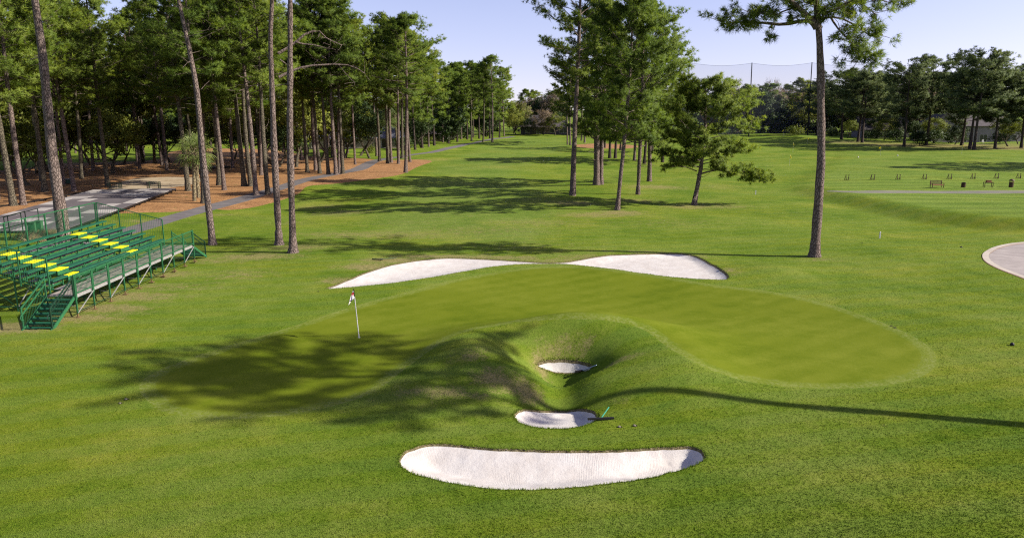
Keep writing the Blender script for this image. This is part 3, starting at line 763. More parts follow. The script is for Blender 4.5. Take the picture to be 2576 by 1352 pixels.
# ------------------------------------------------------------------ unique foreground pines
def px_m(Y): return Y * 1.02 / FOC
def base_at(u, v): 
    p = hit(u, v); return (p[0], p[1], hz(p[0], p[1]))
def limb_pts(bx, uvd):
    """limb given by picture points and distances, in the tree's own axes"""
    return np.array([at_depth(u, v, bx[1] + dy) - np.array(bx) for u, v, dy in uvd])

bA = base_at(163, 606); bB = base_at(535, 615); bC = base_at(702, 615); bD = base_at(737, 635); bR = base_at(2048, 645)
M_A = pine_mesh(11, 27, .43, .76, 4.5, 26, sec=8, per=9, bend=[(0, 0, 0), (.25, -.12, 0), (.5, .1, 0), (.75, -.1, .2), (1, -.3, .3)], sides=14, stubs=3, flare=1.7)
plant('pine_tree', M_A, bA, 'thick leaning pine trunk rising behind the back fence of the green bleachers', 'pine tree', 'tall pines round the putting green')
M_B = pine_mesh(12, 26, .245, .70, 4.2, 28, sec=8, per=9, bend=[(0, 0, 0), (.2, -.15, 0), (.45, -.2, 0), (.62, -.75, 0), (.75, -1.3, .2), (1, -2.2, .4)], sides=14, stubs=5, flare=1.75)
plant('pine_tree', M_B, bB, 'slanting pine whose foot stands beside the far stairs of the bleachers', 'pine tree', 'tall pines round the putting green')
def ex_C(tb, P, D, rng, fb, ta):
    for uvd, r in (([(699,135,0),(726,119,.3),(748,103,.5),(766,87,.7),(787,79,.8),(803,79,.9),(820,96,1),(838,105,1.1),(859,114,1.2)], .11),
                   ([(744,106,.4),(765,112,.6),(787,113,.7),(808,118,.8),(823,122,.9),(832,115,.9)], .07),
                   ([(701,195,0),(715,187,.2),(730,180,.4),(755,171,.6),(787,165,.9),(838,162,1.2),(874,164,1.4),(899,173,1.5),(917,185,1.6)], .11),
                   ([(852,164,1.3),(866,182,1.4),(885,202,1.5),(893,208,1.5)], .035), ([(803,80,.9),(801,92,.9),(796,98,.9)], .03),
                   ([(690,165,0),(676,150,0),(668,128,0)], .05), ([(704,150,0),(718,160,0),(727,168,0)], .05)):
        pts = limb_pts(bC, uvd); tb.tube(pts, np.linspace(r, r * .3, len(pts)), 7, 0, False, .06, rng)
        for q in pts[3:]:
            for k in range(2):
                e = q + rng.standard_normal(3) * np.array([.5, .5, .35]); tb.tube(np.array([q, (q + e) / 2 + rng.standard_normal(3) * .08, e]), [r * .2, .014, .008], 3, 0, False)
M_C = pine_mesh(13, 25, .26, .74, 4.0, 24, sec=8, per=9, bend=[(0, 0, 0), (.3, .1, 0), (.6, .35, 0), (.8, .95, 0), (1, 1.3, .2)], sides=14, stubs=0, extra=ex_C, flare=1.7)
plant('pine_tree', M_C, bC, 'tall straight pine with long bare limbs reaching right, left one of the close pair', 'pine tree', 'tall pines round the putting green')
M_D = pine_mesh(14, 25.5, .265, .76, 4.2, 24, sec=8, per=9, bend=[(0, 0, 0), (.3, .25, 0), (.6, .75, 0), (.8, 1.05, 0), (1, 1.2, .2)], sides=14, stubs=2, flare=1.8)
plant('pine_tree', M_D, bD, 'tall straight pine, right one of the close pair, nearest the long back bunker', 'pine tree', 'tall pines round the putting green')
def Z6(x, y, d=0): return ((1800 + x / 3.38) / 1.0252, y / 3.465, d)
def ex_R(tb, P, D, rng, fb, ta):
    def clumps(pts, rad, n, t0=.3):
        for i in range(n):
            s = rng.uniform(t0, 1.0) * (len(pts) - 1); k = min(int(s), len(pts) - 2); q = pts[k] + (pts[k + 1] - pts[k]) * (s - k)
            e = q + rng.standard_normal(3) * np.array([rad, rad * 1.1, rad * .55]) + np.array([0, 0, rad * .2])
            tb.tube(np.array([q, (q + e) / 2 + rng.standard_normal(3) * .06, e]), [.03, .02, .008], 3, 0, False)
            m = rng.integers(5, 10)
            P.extend(e + rng.standard_normal((m, 3)) * .13); D.extend((e - q)[None] + np.array([0, 0, .2]) + rng.standard_normal((m, 3)) * .4)
    def L(zs, r, rad, n, t0=.3, r2=.25):
        pts = limb_pts(bR, [Z6(*q) for q in zs]); tb.tube(pts, np.linspace(r, r * r2, len(pts)), 8, 0, False, .05, rng)
        if n: clumps(pts, rad, n, t0)
    L([(1035,245,0),(1010,205,0),(965,160,-.1),(915,110,-.2),(860,60,-.3),(800,0,-.4),(740,-70,-.5),(690,-150,-.6)], .27, .5, 14, .75)
    L([(1000,188,0),(950,183,.2),(880,188,.4),(790,208,.6),(700,214,.7),(620,206,.8),(560,200,.8),(490,200,.9),(430,188,.9),(360,195,1),(300,200,1),(240,208,1),(195,190,1)], .135, .55, 46, .52)
    L([(870,65,-.2),(800,80,0),(730,105,.1),(680,135,.2),(650,125,.3),(600,100,.3),(520,120,.4),(450,120,.4)], .06, .5, 26, .5)
    L([(670,215,.7),(655,260,.7),(630,300,.7),(600,330,.7)], .03, .16, 4, .8)
    L([(920,115,-.2),(880,140,-.4),(820,165,-.6)], .05, .35, 8, .4)
    L([(1085,170,0),(1120,155,0),(1170,150,0),(1260,165,.1),(1350,212,.2),(1430,268,.3),(1500,315,.4),(1560,300,.4),(1610,305,.4)], .085, .5, 26, .52)
    L([(1160,158,0),(1180,195,-.2),(1215,245,-.3),(1270,305,-.4),(1320,355,-.5),(1360,410,-.5),(1392,470,-.5),(1400,520,-.5),(1370,560,-.5)], .07, .60, 44, .25)
    L([(1345,365,-.5),(1400,430,-.6),(1450,500,-.6),(1490,530,-.6)], .03, .35, 10, .4)
    L([(1085,130,0),(1150,100,.3),(1230,75,.6),(1330,15,.9),(1420,30,1),(1500,90,1.1),(1550,130,1.1)], .10, .55, 30, .45)
    L([(1330,20,.9),(1430,-30,1),(1550,-10,1.1),(1650,20,1.2),(1750,10,1.3),(1840,30,1.3)], .06, .35, 18, .2)
    L([(1380,70,1),(1340,120,1),(1290,135,1)], .03, .25, 4, .4)
    L([(1070,170,0),(1100,120,-.3),(1160,90,-.5),(1280,50,-.7),(1340,0,-.9)], .09, .55, 26, .3)
    L([(1050,60,0),(1000,40,-.4),(930,20,-.7),(880,20,-.9)], .07, .5, 18, .3)
M_R = pine_mesh(15, 27, .325, .60, 5.2, 30, bend=[(0, 0, 0), (.25, -.1, 0), (.5, -.75, 0), (.62, -1.3, 0), (.8, -1.6, .2), (1, -1.8, .5)], sides=14, stubs=0, extra=ex_R, flare=1.8, L=.36, w=.03, N=17)
M_R[0].materials[0] = BARK
plant('pine_tree', M_R, bR, 'lone tall pine right of the long back bunker with one big forked limb', 'pine tree', 'tall pines round the putting green')
# pine outside the picture on the right that throws the long shadow over the lawn
M_S = pine_mesh(16, 28.0, .38, .73, 5.2, 44, sec=8, per=9, bend=[(0, 0, 0), (.5, 0, 1.7), (.75, .3, 2.6), (1, .2, 2.4)], sides=12, N=16, w=.05)
plant('pine_tree', M_S, (31.6, 19.6, hz(31.6, 19.6)), 'tall pine at the right that throws the long shadow over the lawn', 'pine tree', 'tall pines round the putting green')

# ------------------------------------------------------------------ the clump in the middle
mid = [
 (1440, 492, dict(seed=21, H=25.5, r0=.34, cb=.50, R=5.6, nb=38, sec=9, per=9, shape='oval', stubs=6, N=16), 'gnarled thick-trunked pine standing leftmost of the mid-fairway clump', 1.0),
 (1500, 465, dict(seed=22, H=24, r0=.42, cb=.24, R=5.6, nb=62, sec=9, per=9, N=15), 'stoutest dark pine trunk of the mid-fairway clump, left of its touching twin', 1.0),
 (1511, 464, dict(seed=23, H=22, r0=.34, cb=.28, R=5.2, nb=54, sec=9, per=9, N=15), 'dark pine pressed against the stoutest trunk of the mid-fairway clump', 1.0),
 (1552, 528, dict(seed=24, H=20.5, r0=.225, cb=.31, R=4.8, nb=60, sec=9, per=10, bend=[(0, 0, 0), (.4, .6, 0), (.7, .9, 0), (1, .9, 0)], N=16), 'leafy pine nearest the green in the mid-fairway clump, pale slim trunk', 1.0),
 (1604, 489, dict(seed=25, H=22, r0=.235, cb=.25, R=5.4, nb=66, sec=9, per=10, N=16), 'slender leaning pine just right of the nearest one in the mid-fairway clump', 1.0),
 (1633, 456, dict(seed=26, H=21.5, r0=.30, cb=.22, R=5.4, nb=62, sec=9, per=9, N=16), 'dark pine standing behind the small bushy one in the mid-fairway clump', 1.0),
]
for u, v, kw, lab, s in mid:
    plant('pine_tree', pine_mesh(sides=10, w=.05, L=.38, **kw), base_at(u, v), lab, 'pine tree', 'pines of the mid-fairway clump', s=s)
b6 = base_at(1745, 515)
def ex_6(tb, P, D, rng, fb, ta):
    pts = limb_pts(b6, [(1752, 440, 0), (1780, 432, -.2), (1805, 427, -.3), (1840, 436, -.4), (1872, 431, -.4), (1900, 440, -.4), (1912, 446, -.4)])
    tb.tube(pts, np.linspace(.09, .03, len(pts)), 6, 0, False)
    for i in range(64):
        q = pts[rng.integers(3, 7)] + rng.standard_normal(3) * np.array([.75, .6, .32]); m = 8
        P.extend(q + rng.standard_normal((m, 3)) * .16); D.extend(rng.standard_normal((m, 3)) * .6 + np.array([.4, 0, .3]))
    pts = limb_pts(b6, [(1752, 430, 0), (1725, 420, -.2), (1695, 418, -.3), (1670, 425, -.4)]); fb(pts, 3.4, .07, 9)
plant('pine_tree', pine_mesh(27, 12.0, .25, .30, 4.9, 50, 12, 11, 16, .36, .05, flat=.62, bend=[(0, 0, 0), (.3, .5, 0), (.6, .8, 0), (1, .6, 0)], shape='round', sides=10, extra=ex_6, needle=NEEDLE, stubs=1), b6,
      'short bushy pine right of the mid-fairway clump with one low limb stretched right', 'pine tree', 'pines of the mid-fairway clump')

# ------------------------------------------------------------------ shared variants for the woods
PV = [pine_mesh(100 + i, H, r0, cb, R * 1.08, int(nb * 1.15), 8, 9, 14, .40, .055, needle=nd, bark=bk, sides=9, stubs=4) for i, (H, r0, cb, R, nb, nd, bk) in enumerate([
    (25, .27, .50, 4.6, 38, NEEDLE, BARK), (26, .26, .42, 4.9, 44, NEEDLE, BARK), (24, .24, .56, 4.2, 34, NEEDLE_Y, BARK), (25, .29, .40, 5.0, 46, NEEDLE, BARKG), (23, .22, .50, 4.4, 38, NEEDLE_Y, BARK), (26, .27, .58, 4.4, 34, NEEDLE, BARKG)])]
PF = [pine_mesh(130 + i, 24, .28, cb, 5.0, 36, 7, 8, 9, .58, .12, needle=nd, bark=BARKD, sides=6, stubs=1) for i, (cb, nd) in enumerate([(.46, NEEDLE), (.36, NEEDLE), (.50, NEEDLE_Y), (.28, NEEDLE)])]
PU = [pine_mesh(150 + i, 22, .34, cb, R, 50, 9, 10, 11, .54, .09, needle=NEEDLE_HAZE, bark=BARKD, sides=8, shape='umbrella', stubs=2) for i, (cb, R) in enumerate([(.38, 6.6), (.34, 6.2), (.42, 7.0), (.30, 6.4)])]
OV = [broad_mesh(170, 10, 5, 3.0, .22, 4, 60, 80, .20, OAK, BARKG, lean=.5), broad_mesh(171, 12, 5.5, 3.5, .25, 5, 70, 80, .22, OAK, BARKG, lean=.3), broad_mesh(172, 9, 4.6, 2.6, .20, 4, 50, 80, .20, DARKLEAF, BARKG, lean=.6)]
OR_ = [broad_mesh(180, 16, 6, 1.0, .26, 5, 110, 40, .26, OAK_R, BARKD, twigs=7000, crad=1.2), broad_mesh(181, 18, 6.5, 2, .28, 5, 110, 14, .26, OAK_R, BARKD, twigs=9000, crad=1.2), broad_mesh(182, 15, 5.5, 1.0, .24, 5, 100, 60, .28, OAK, BARKD, twigs=3000, crad=1.1)]
BV = [broad_mesh(196 + i, 11 + i, 5.5, .3, .2, 5, 70, 70, .36, DARKLEAF if i != 1 else OAK, BARKD, crad=1.25) for i in range(3)]
SV = [broad_mesh(190, 3.2, 2.2, .2, .06, 4, 26, 80, .16, DARKLEAF, BARKD, core=1), broad_mesh(191, 5.5, 3.4, .3, .10, 4, 40, 90, .22, DARKLEAF, BARKD), broad_mesh(192, 1.6, 1.4, .1, .05, 4, 16, 70, .12, OAK, BARKD)]
for nm, L_ in (('P', PV), ('F', PF), ('U', PU), ('O', OV), ('R', OR_), ('S', SV), ('B', BV)):
    for k, (a, b) in enumerate(L_): a.use_fake_user = b.use_fake_user = False
rw = random.Random(5)
PROTO = {}
def stand(kind, k, loc, label, cat='pine tree', group=None, s=1.0, sz=None, rz=None, name='pine_tree', tilt=0.0):
    key = (kind, k, name)
    ms = dict(P=PV, F=PF, U=PU, O=OV, R=OR_, S=SV, B=BV)[kind][k]
    if key not in PROTO:
        o = plant(name, ms, (0, 0, 0), label, cat, group); PROTO[key] = o
    else:
        o = copy_tree(PROTO[key])
    o.location = loc; o.rotation_euler = (tilt * rw.uniform(-1, 1), tilt * rw.uniform(-1, 1), rw.uniform(0, 6.28) if rz is None else rz); o.scale = (s, s, sz or s)
    for kk in ('label', 'category', 'group'):
        if kk in o: del o[kk]
    tag(o, label, cat, group)
    return o

GW = 'pines of the wood left of the fairway'
wood = [  # u, v, variant, thickness factor, label
 (34,517,3,1.5,'thick dark pine leaning left at the left edge, beside the platform corner'),(59,515,0,1.1,'straight pine close right of the thick leaning one at the left edge'),
 (113,482,3,1.5,'stout dark pine half hidden behind the big trunk at the bleachers'),(187,481,0,1.1,'straight dark pine just right of the low dark box in the straw'),
 (209,442,4,.8,'thin pine between the low dark box and the grass clearing'),(235,429,1,1.0,'pine with a straight trunk at the near rim of the grass clearing'),
 (347,418,1,1.2,'pine with a slightly bowed trunk at the end of the grass clearing'),(389,411,5,1.2,'dark pine left of the palm at the rim of the wood lawn'),
 (408,416,1,1.0,'dark pine second from the palm on its left side'),(420,405,2,.9,'thin pine deep behind the palm on the left'),
 (473,480,3,1.4,'stout shaded pine trunk directly left of the palm'),(512,511,5,.9,'dark slim pine hidden partly by the slanting pine, right of the palm'),
 (551,466,3,1.3,'dark thick pine just right of the slanting pine by the bleachers'),(564,478,0,.8,'thin dark pine paired with a thicker one right of the slanting pine'),
 (585,422,2,.8,'lit slim pine deep in the straw behind the slanting pine'),(615,468,3,1.7,'stoutest dark pine in the straw left of the cart path'),
 (631,468,5,1.4,'mossy thick pine touching the stoutest dark one beside the cart path'),(644,491,0,1.25,'sunlit pine rooted at the very edge of the cart path'),
 (657,440,2,1.0,'pale pine just behind the sunlit one at the cart path edge'),(671,447,4,1.0,'lit pine behind the cart path, left of the greenish trunk'),(674,489,5,1.1,'greenish-grey pine on the fairway edge of the cart path, left of the close pair'),
 (758,402,1,.9,'dark pine across the path right behind the close pair'),(773,433,5,1.0,'dark leaning pine in the straw right of the close pair'),(794,428,0,1.0,'lit pine left of its dark partner, above the path bend'),
 (804,436,3,.8,'dark thin pine paired with a lit one above the path bend'),(826,439,5,1.0,'greenish leaning pine first in the row along the cart path bend'),(845,439,0,1.25,'lit pine, tallest of the tight row at the cart path bend'),
 (853,435,2,.9,'slim pine squeezed in the middle of the tight row at the path bend'),(862,437,3,1.0,'right-hand leaning pine of the tight row at the path bend'),(893,414,4,.6,'very thin pale pine standing alone left of the path bend'),
 (954,406,5,.9,'greenish slanting pine at the straw tongue beyond the path bend'),(975,411,3,1.0,'dark slanting pine on the straw tongue beyond the path bend'),(984,409,0,1.0,'lit pine right of the dark slanting one on the straw tongue'),
 (1002,412,1,1.0,'pine in the middle of the straw tongue beyond the path bend'),(1011,399,3,1.4,'stout pine at the back of the straw tongue, against the villa'),(1020,434,0,1.25,'pine standing forward on the grass at the straw tongue tip'),
 (1031,407,2,1.1,'right-hand lit pine of the straw tongue beyond the path bend'),(1078,369,4,1.0,'pine with bright low boughs left of the far cart path'),(1114,358,1,1.0,'pine beyond the villas where the far path straightens'),
 (1186,354,3,1.1,'dark pine of the last row along the far path, left one'),(1215,357,5,1.1,'dark pine of the last row along the far path, middle one'),(1238,357,0,1.2,'pine of the last row along the far path, right one at the fairway'),
 (1160,350,1,1.0,'pine standing back from the last row along the far path'),(1268,343,2,1.0,'last pine of the left wood before the distant house'),
]
for u, v, k, th, lab in wood:
    b = base_at(u, v); H0 = (25, 26, 24, 25, 23, 26)[k]
    Hh = min(25.5, 24.2 + rw.uniform(-1.5, 1.5)); sz = Hh / H0
    s = max(.85, min(1.25, .8 + .25 * th))
    stand('P', k, b, lab, 'pine tree', GW, s, sz, tilt=.025)
# filler pines, deeper in the wood; nothing tells these apart
cnt = 0; placed = [hit(u, v) for u, v, *_ in wood]
path_x = lambda Y: np.interp(Y, pc[:, 1], pc[:, 0])
while cnt < 92:
    Yq = rw.uniform(100, 262); xr = float(path_x(Yq)) - rw.uniform(4, 8) if Yq < 280 else -5
    xq = rw.uniform(-.86 * Yq - 6, xr)
    dpath = np.hypot(*(pc - (xq, Yq)).T).min()
    if dpath < 4.5: continue
    clearing = 150 < Yq < 215 and xq < -52
    if clearing and rw.random() < .72: continue
    if inside(dirt, np.array([xq]), np.array([Yq]))[0] or (-54 < xq < -34 and Yq < 96): continue
    if -54 < xq < -24 and 178 < Yq < 204: continue
    if min(np.hypot(q[0] - xq, q[1] - Yq) for q in placed) < 4.2: continue
    placed.append((xq, Yq)); cnt += 1
    far = Yq > 175
    k = rw.randrange(4 if far else 6)
    stand('F' if far else 'P', k, (xq, Yq, hz(xq, Yq)), 'pine deep in the wood left of the fairway, behind the nearer trunks', 'pine tree', 'pines deep in the left wood', rw.uniform(.85, 1.1), rw.uniform(.90, 1.04), tilt=.03)
# left-hand near pines whose boughs fill the upper left corner
for X, Yq, k in ((-58, 84, 1), (-66, 92, 3), (-62, 76, 0), (-75, 100, 1), (-70, 84, 5), (-54, 100, 3)):
    stand('P', k, (X, Yq, hz(X, Yq)), 'pine behind the platform whose boughs fill the upper left corner', 'pine tree', 'pines behind the platform', 1.05, rw.uniform(.95, 1.05), tilt=.03)
for u, v, k, Hh, lab in [(1062,372,'F3',20,'full-crowned pine at the right end of the straw tongue, low boughs lit'),(1092,366,'F1',22,'full-crowned pine above the second villa'),(1128,361,'F3',21,'low-boughed pine right of the second villa'),(1150,357,'F1',22.5,'broad pine beyond the second villa, first of the far row'),
    (1175,351,'F3',20,'low-boughed pine behind the last dark row by the far path'),(1205,349,'F1',22,'broad pine behind the last row, between the dark trunks'),(1232,348,'F3',20,'low-boughed pine behind the last trunk at the fairway'),(1256,346,'F1',19,'pine with round crown nearest the end of the cart path'),(1140,352,'F0',23.5,'tall pine whose crown tops the far row'),(1190,345,'F0',24,'tall pine crown over the middle of the far row'),(1222,344,'F0',24.5,'tall pine crown at the right shoulder of the left wood')]:
    stand('F', int(k[1]), base_at(u, v), lab, 'pine tree', 'full-crowned pines at the far end of the left wood', 1.05, Hh / 24., tilt=.03)
for u, v, k, s_, lab in [(803,408,0,1.15,'olive broadleaf tree filling the gap right of the close pair of pines'),(745,420,1,1.05,'tall olive oak behind the close pair of pines'),(690,416,0,1.2,'olive oak left behind the close pair of pines'),(640,405,1,1.15,'olive oak behind the stoutest dark pine'),(930,398,2,1.1,'dark oak left of the grey-roofed villa front'),(540,410,1,1.1,'olive oak behind the slanting pine'),(360,408,1,1.2,'spreading oak at the back of the straw, left of the palm'),(230,415,0,1.2,'spreading oak at the near rim of the wood lawn'),(120,432,1,1.2,'spreading oak behind the stout pine at far left'),(15,430,1,1.25,'brown-olive oak at the far left edge'),(55,445,0,1.2,'olive oak right of the far left edge'),(180,425,1,1.1,'oak in front of the grass clearing')]:
    stand('O', k, base_at(u, v), lab, 'oak tree', 'olive oaks filling the left wood', s_, s_ * 1.05, name='live_oak')
# live oaks and shrubs under the pines
oaks = [(73,467,0,'live oak with a forked mossy trunk left of the big bleacher pine'),(91,436,2,'live oak with a low crooked trunk behind the forked one at far left'),(284,437,1,'live oak with a curved trunk in the straw beyond the platform'),
 (150,420,0,'live oak with spreading dark limbs at the near rim of the grass clearing'),(310,412,2,'dark live oak beside the curved-trunk oak, left of the palm'),(20,440,1,'olive live oak at the left edge of the wood'),(265,414,0,'live oak on the rim of the grass clearing left of the curved-trunk oak'),
 (869,397,1,'leaning live oak with a thick dark trunk left of the path bend'),(770,394,0,'bushy live oak hanging over the straw right of the close pair'),(700,420,2,'dark live oak behind the close pair of tall pines'),(905,392,0,'live oak in front of the grey-roofed villa'),(1060,372,2,'small live oak by the second villa'),
 (590,400,2,'dark live oak deep behind the slanting pine'),(500,404,0,'live oak deep in shade behind the palms'),(430,408,2,'dark live oak at the end of the wood lawn')]
for u, v, k, lab in oaks:
    stand('O', k, base_at(u, v), lab, 'oak tree', 'live oaks under the pines', rw.uniform(.85, 1.05), rw.uniform(.85, 1.05), name='live_oak')
for i in range(58):
    Yq = (268 if i < 34 else 226) + rw.uniform(-9, 9); f = (i % 34 + rw.random()) / (34 if i < 34 else 24)
    xl, xr = -.84 * Yq, float(path_x(min(Yq, 280))) - 7
    xq = xl + (xr - xl) * f
    if -60 < xq < -18 and Yq < 215: continue
    stand('B', rw.randrange(3), (xq, Yq, hz(xq, Yq)), 'dark broadleaf thicket closing the back of the left wood', 'thicket', 'dark thicket behind the left wood', rw.uniform(.8, 1.15), rw.uniform(.75, 1.15), name='thicket')
for u, v, k, lab in [(1045,368,0,'round dark shrub below the second villa'),(1078,357,2,'low shrub right of the second villa'),(1135,352,0,'dark shrub at the far path near the fairway end'),(1165,348,1,'tall dark shrub behind the last row of the left wood'),(1100,354,0,'shrub between the second villa and the far path'),
                     (930,385,2,'low round shrub before the grey-roofed villa'),(1016,378,0,'dark shrub at the right end of the grey-roofed villa'),(830,388,2,'low shrub on the lawn beyond the path bend')]:
    stand('S', k, base_at(u, v), lab, 'shrub', 'garden shrubs by the villas', 1.0, name='shrub')
# ------------------------------------------------------------------ back of the middle clump
for u, v, k, lab, Hh in [(1427,364,4,'slim bare-trunked pine on the distant straw bed, left one',22),(1434,365,2,'slim bare-trunked pine on the distant straw bed, right one',23),(1470,359,0,'pine at the back of the distant straw bed',22),(1462,354,5,'thin slanted pine at the back of the distant straw bed',20),
    (1533,398,1,'pine in the far bunch behind the stoutest trunk, left one',21),(1547,398,3,'pine in the far bunch behind the stoutest trunk, right one',21),(1595,404,0,'pine glimpsed between the two slim trunks of the clump',20),(1620,412,5,'dark pine glimpsed behind the small bushy one, left one',20),(1666,408,1,'dark pine glimpsed behind the small bushy one, right one',18),
    (1560,378,3,'dark pine beyond the far bunch of the clump',20),(1520,372,1,'dark pine beside the distant straw bed',21),(1640,380,3,'dark pine farthest back on the right of the clump',17)]:
    lowb = u in (1533, 1547, 1620, 1666, 1560, 1640, 1520)
    stand('F' if lowb else 'P', 3 if lowb else k, base_at(u, v), lab, 'pine tree', 'pines at the back of the mid-fairway clump', 1.0, Hh / 25. * (.86 if lowb else 1))
# ------------------------------------------------------------------ tree line on the right beyond the range
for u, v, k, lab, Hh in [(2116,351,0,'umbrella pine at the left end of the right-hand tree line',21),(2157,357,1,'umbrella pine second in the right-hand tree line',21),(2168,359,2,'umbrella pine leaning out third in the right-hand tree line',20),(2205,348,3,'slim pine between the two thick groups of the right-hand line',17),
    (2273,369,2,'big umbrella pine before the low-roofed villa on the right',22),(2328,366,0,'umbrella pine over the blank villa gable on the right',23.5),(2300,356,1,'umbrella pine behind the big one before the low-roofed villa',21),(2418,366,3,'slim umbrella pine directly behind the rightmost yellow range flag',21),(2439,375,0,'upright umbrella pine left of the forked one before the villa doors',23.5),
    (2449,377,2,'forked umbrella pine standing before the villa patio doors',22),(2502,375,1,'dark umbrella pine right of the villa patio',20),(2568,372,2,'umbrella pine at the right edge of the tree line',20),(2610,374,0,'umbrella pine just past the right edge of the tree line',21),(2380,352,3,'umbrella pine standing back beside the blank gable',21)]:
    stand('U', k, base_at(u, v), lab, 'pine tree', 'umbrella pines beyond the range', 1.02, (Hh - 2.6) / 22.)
for u, v, k, s, lab in [(1893,333,0,.75,'small green broadleaf tree at the foot of the tall net pole'),(2015,336,1,1.0,'rounded green broadleaf tree left of the lone tall pine trunk'),(2375,357,2,1.05,'dark broadleaf tree before the blank villa gable'),(2300,357,2,.7,'russet-green low tree beside the big umbrella pine'),(2130,348,0,.6,'small broadleaf tree under the umbrella pines at left'),(2560,362,2,.7,'small dark tree at the right end of the villa')]:
    stand('O', k, base_at(u, v), lab, 'broadleaf tree', 'broadleaf trees beyond the range', s, name='broadleaf_tree')
bp = [(1862,328),(1900,326),(1935,327),(1965,326),(1995,327),(2030,328),(2062,330),(2090,331),(2120,332),(1840,326),(2150,334),(2185,335),(2230,338),(2270,340),(2320,341),(1880,320),(1950,319),(2050,321)]
for i, (u, v) in enumerate(bp):
    stand('R', (0, 1, 1, 2)[i % 4], base_at(u, v + 3), 'grey-brown leafless tree in the thicket at the far end of the range', 'bare tree', 'leafless trees at the end of the range', rw.uniform(.95, 1.15), rw.uniform(.95, 1.15), name='bare_tree')
for i in range(26):
    u = 1845 + i * 9.6 + rw.uniform(-3, 3)
    stand('S', 1, base_at(u, 333 + rw.uniform(-2, 2)), 'dark bush in the hedge at the far end of the range', 'bush', 'dark hedge bushes at the end of the range', rw.uniform(.8, 1.1), rw.uniform(.7, 1.0), name='bush')
for u, v, k, s, lab in [(2200,352,0,1.0,'dark shrub under the slim pine of the right-hand line'),(2250,358,0,1.1,'dark shrub left of the low-roofed villa'),(2312,366,1,.8,'leafy dark shrub at the foot of the umbrella pine by the gable'),(2345,362,0,1.2,'dark garden shrub below the blank gable, left one'),(2385,361,1,.7,'dark garden shrub below the blank gable, right one'),(2345,345,1,.9,'tall dark shrub against the blank gable'),(2515,362,0,1.0,'dark shrub right of the villa patio'),(2405,360,0,.9,'clipped shrub beside the villa corner window'),(1998,340,2,1.6,'pinkish low bush before the hedge at the end of the range'),(2095,346,0,.8,'low shrub at the left end of the umbrella pines'),(2180,350,0,.7,'low shrub between the umbrella pines at left')]:
    stand('S', k, base_at(u, v), lab, 'shrub', 'garden shrubs by the right-hand villas', s, name='shrub')
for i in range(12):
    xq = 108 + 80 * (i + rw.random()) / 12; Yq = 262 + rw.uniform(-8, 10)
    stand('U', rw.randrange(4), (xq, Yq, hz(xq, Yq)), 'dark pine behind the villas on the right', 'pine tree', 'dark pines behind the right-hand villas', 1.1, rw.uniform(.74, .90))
for u, v, k, s_, lab in [(2222,353,0,.7,'dark tree before the left end of the low-roofed villa'),(2262,356,2,.75,'dark tree before the right end of the low-roofed villa'),(2400,364,2,.62,'small dark tree between the gable and the patio villa'),(2535,368,0,.8,'olive tree before the right end of the patio villa'),(2350,360,0,.75,'olive-brown tree before the blank gable')]:
    stand('O', k, base_at(u, v), lab, 'broadleaf tree', 'broadleaf trees before the right-hand villas', s_, name='broadleaf_tree')
# ------------------------------------------------------------------ behind the distant house, and the far end of everything
for u, v, kind, k, s, lab in [(1305,334,'R',2,.9,'olive-brown tree left of the distant house'),(1335,331,'R',0,.95,'russet-topped tree behind the distant house'),(1362,330,'R',0,1.0,'thinning russet tree over the distant house roof'),(1390,331,'R',1,.95,'grey leafless tree right behind the distant house'),(1410,336,'O',2,1.0,'dark tree at the right end of the distant house'),(1292,336,'O',1,.9,'dark green tree where the cart path ends'),(1318,333,'O',2,.8,'dark low tree shading the left end of the distant house'),(1330,340,'O',2,.75,'dark tree standing before the left part of the distant house'),(1366,340,'R',0,.62,'thin russet tree before the middle of the distant house'),(1396,341,'O',1,.7,'olive tree before the right part of the distant house'),(1300,340,'O',0,.85,'olive tree at the end of the fairway, left of the distant house')]:
    stand(kind, k, base_at(u, v), lab, 'tree', 'trees round the distant house', s, name='broadleaf_tree')
far_n = 0
for row, (Y0, n) in enumerate(((300, 46), (345, 40))):
    for i in range(n):
        xq = -240 + 480 * (i + rw.random()) / n
        Yq = Y0 + rw.uniform(-14, 14) + (30 if abs(xq - 12) < 22 else 0)
        low = xq > 66 or abs(xq - 6) < 24
        stand('F', rw.randrange(4), (xq, Yq, hz(xq, Yq)), 'distant pine in the woods that close the view', 'pine tree', 'distant pines closing the view', rw.uniform(1.0, 1.35), rw.uniform(.80, .95) * (.88 if low else 1.0))
for i in range(52):
    xq = -250 + 500 * (i + rw.random()) / 52; Yq = 296 + rw.uniform(-8, 10) + (48 if abs(xq - 12) < 22 else 0)
    stand('B', rw.randrange(3), (xq, Yq, hz(xq, Yq)), 'dark underwood at the foot of the distant pines', 'thicket', 'underwood below the distant pines', rw.uniform(1.0, 1.4), rw.uniform(.9, 1.35), name='thicket')
# trees out at the right whose shade falls on the range
for X, Yq, k in ((80, 118, 1), (88, 126, 3), (97, 119, 0), (106, 128, 1)):
    stand('P', k, (X + 14, Yq + 5, hz(X + 14, Yq + 5)), 'pine right of the range that throws the shade band on it', 'pine tree', 'pines right of the range', 1.1, .72)
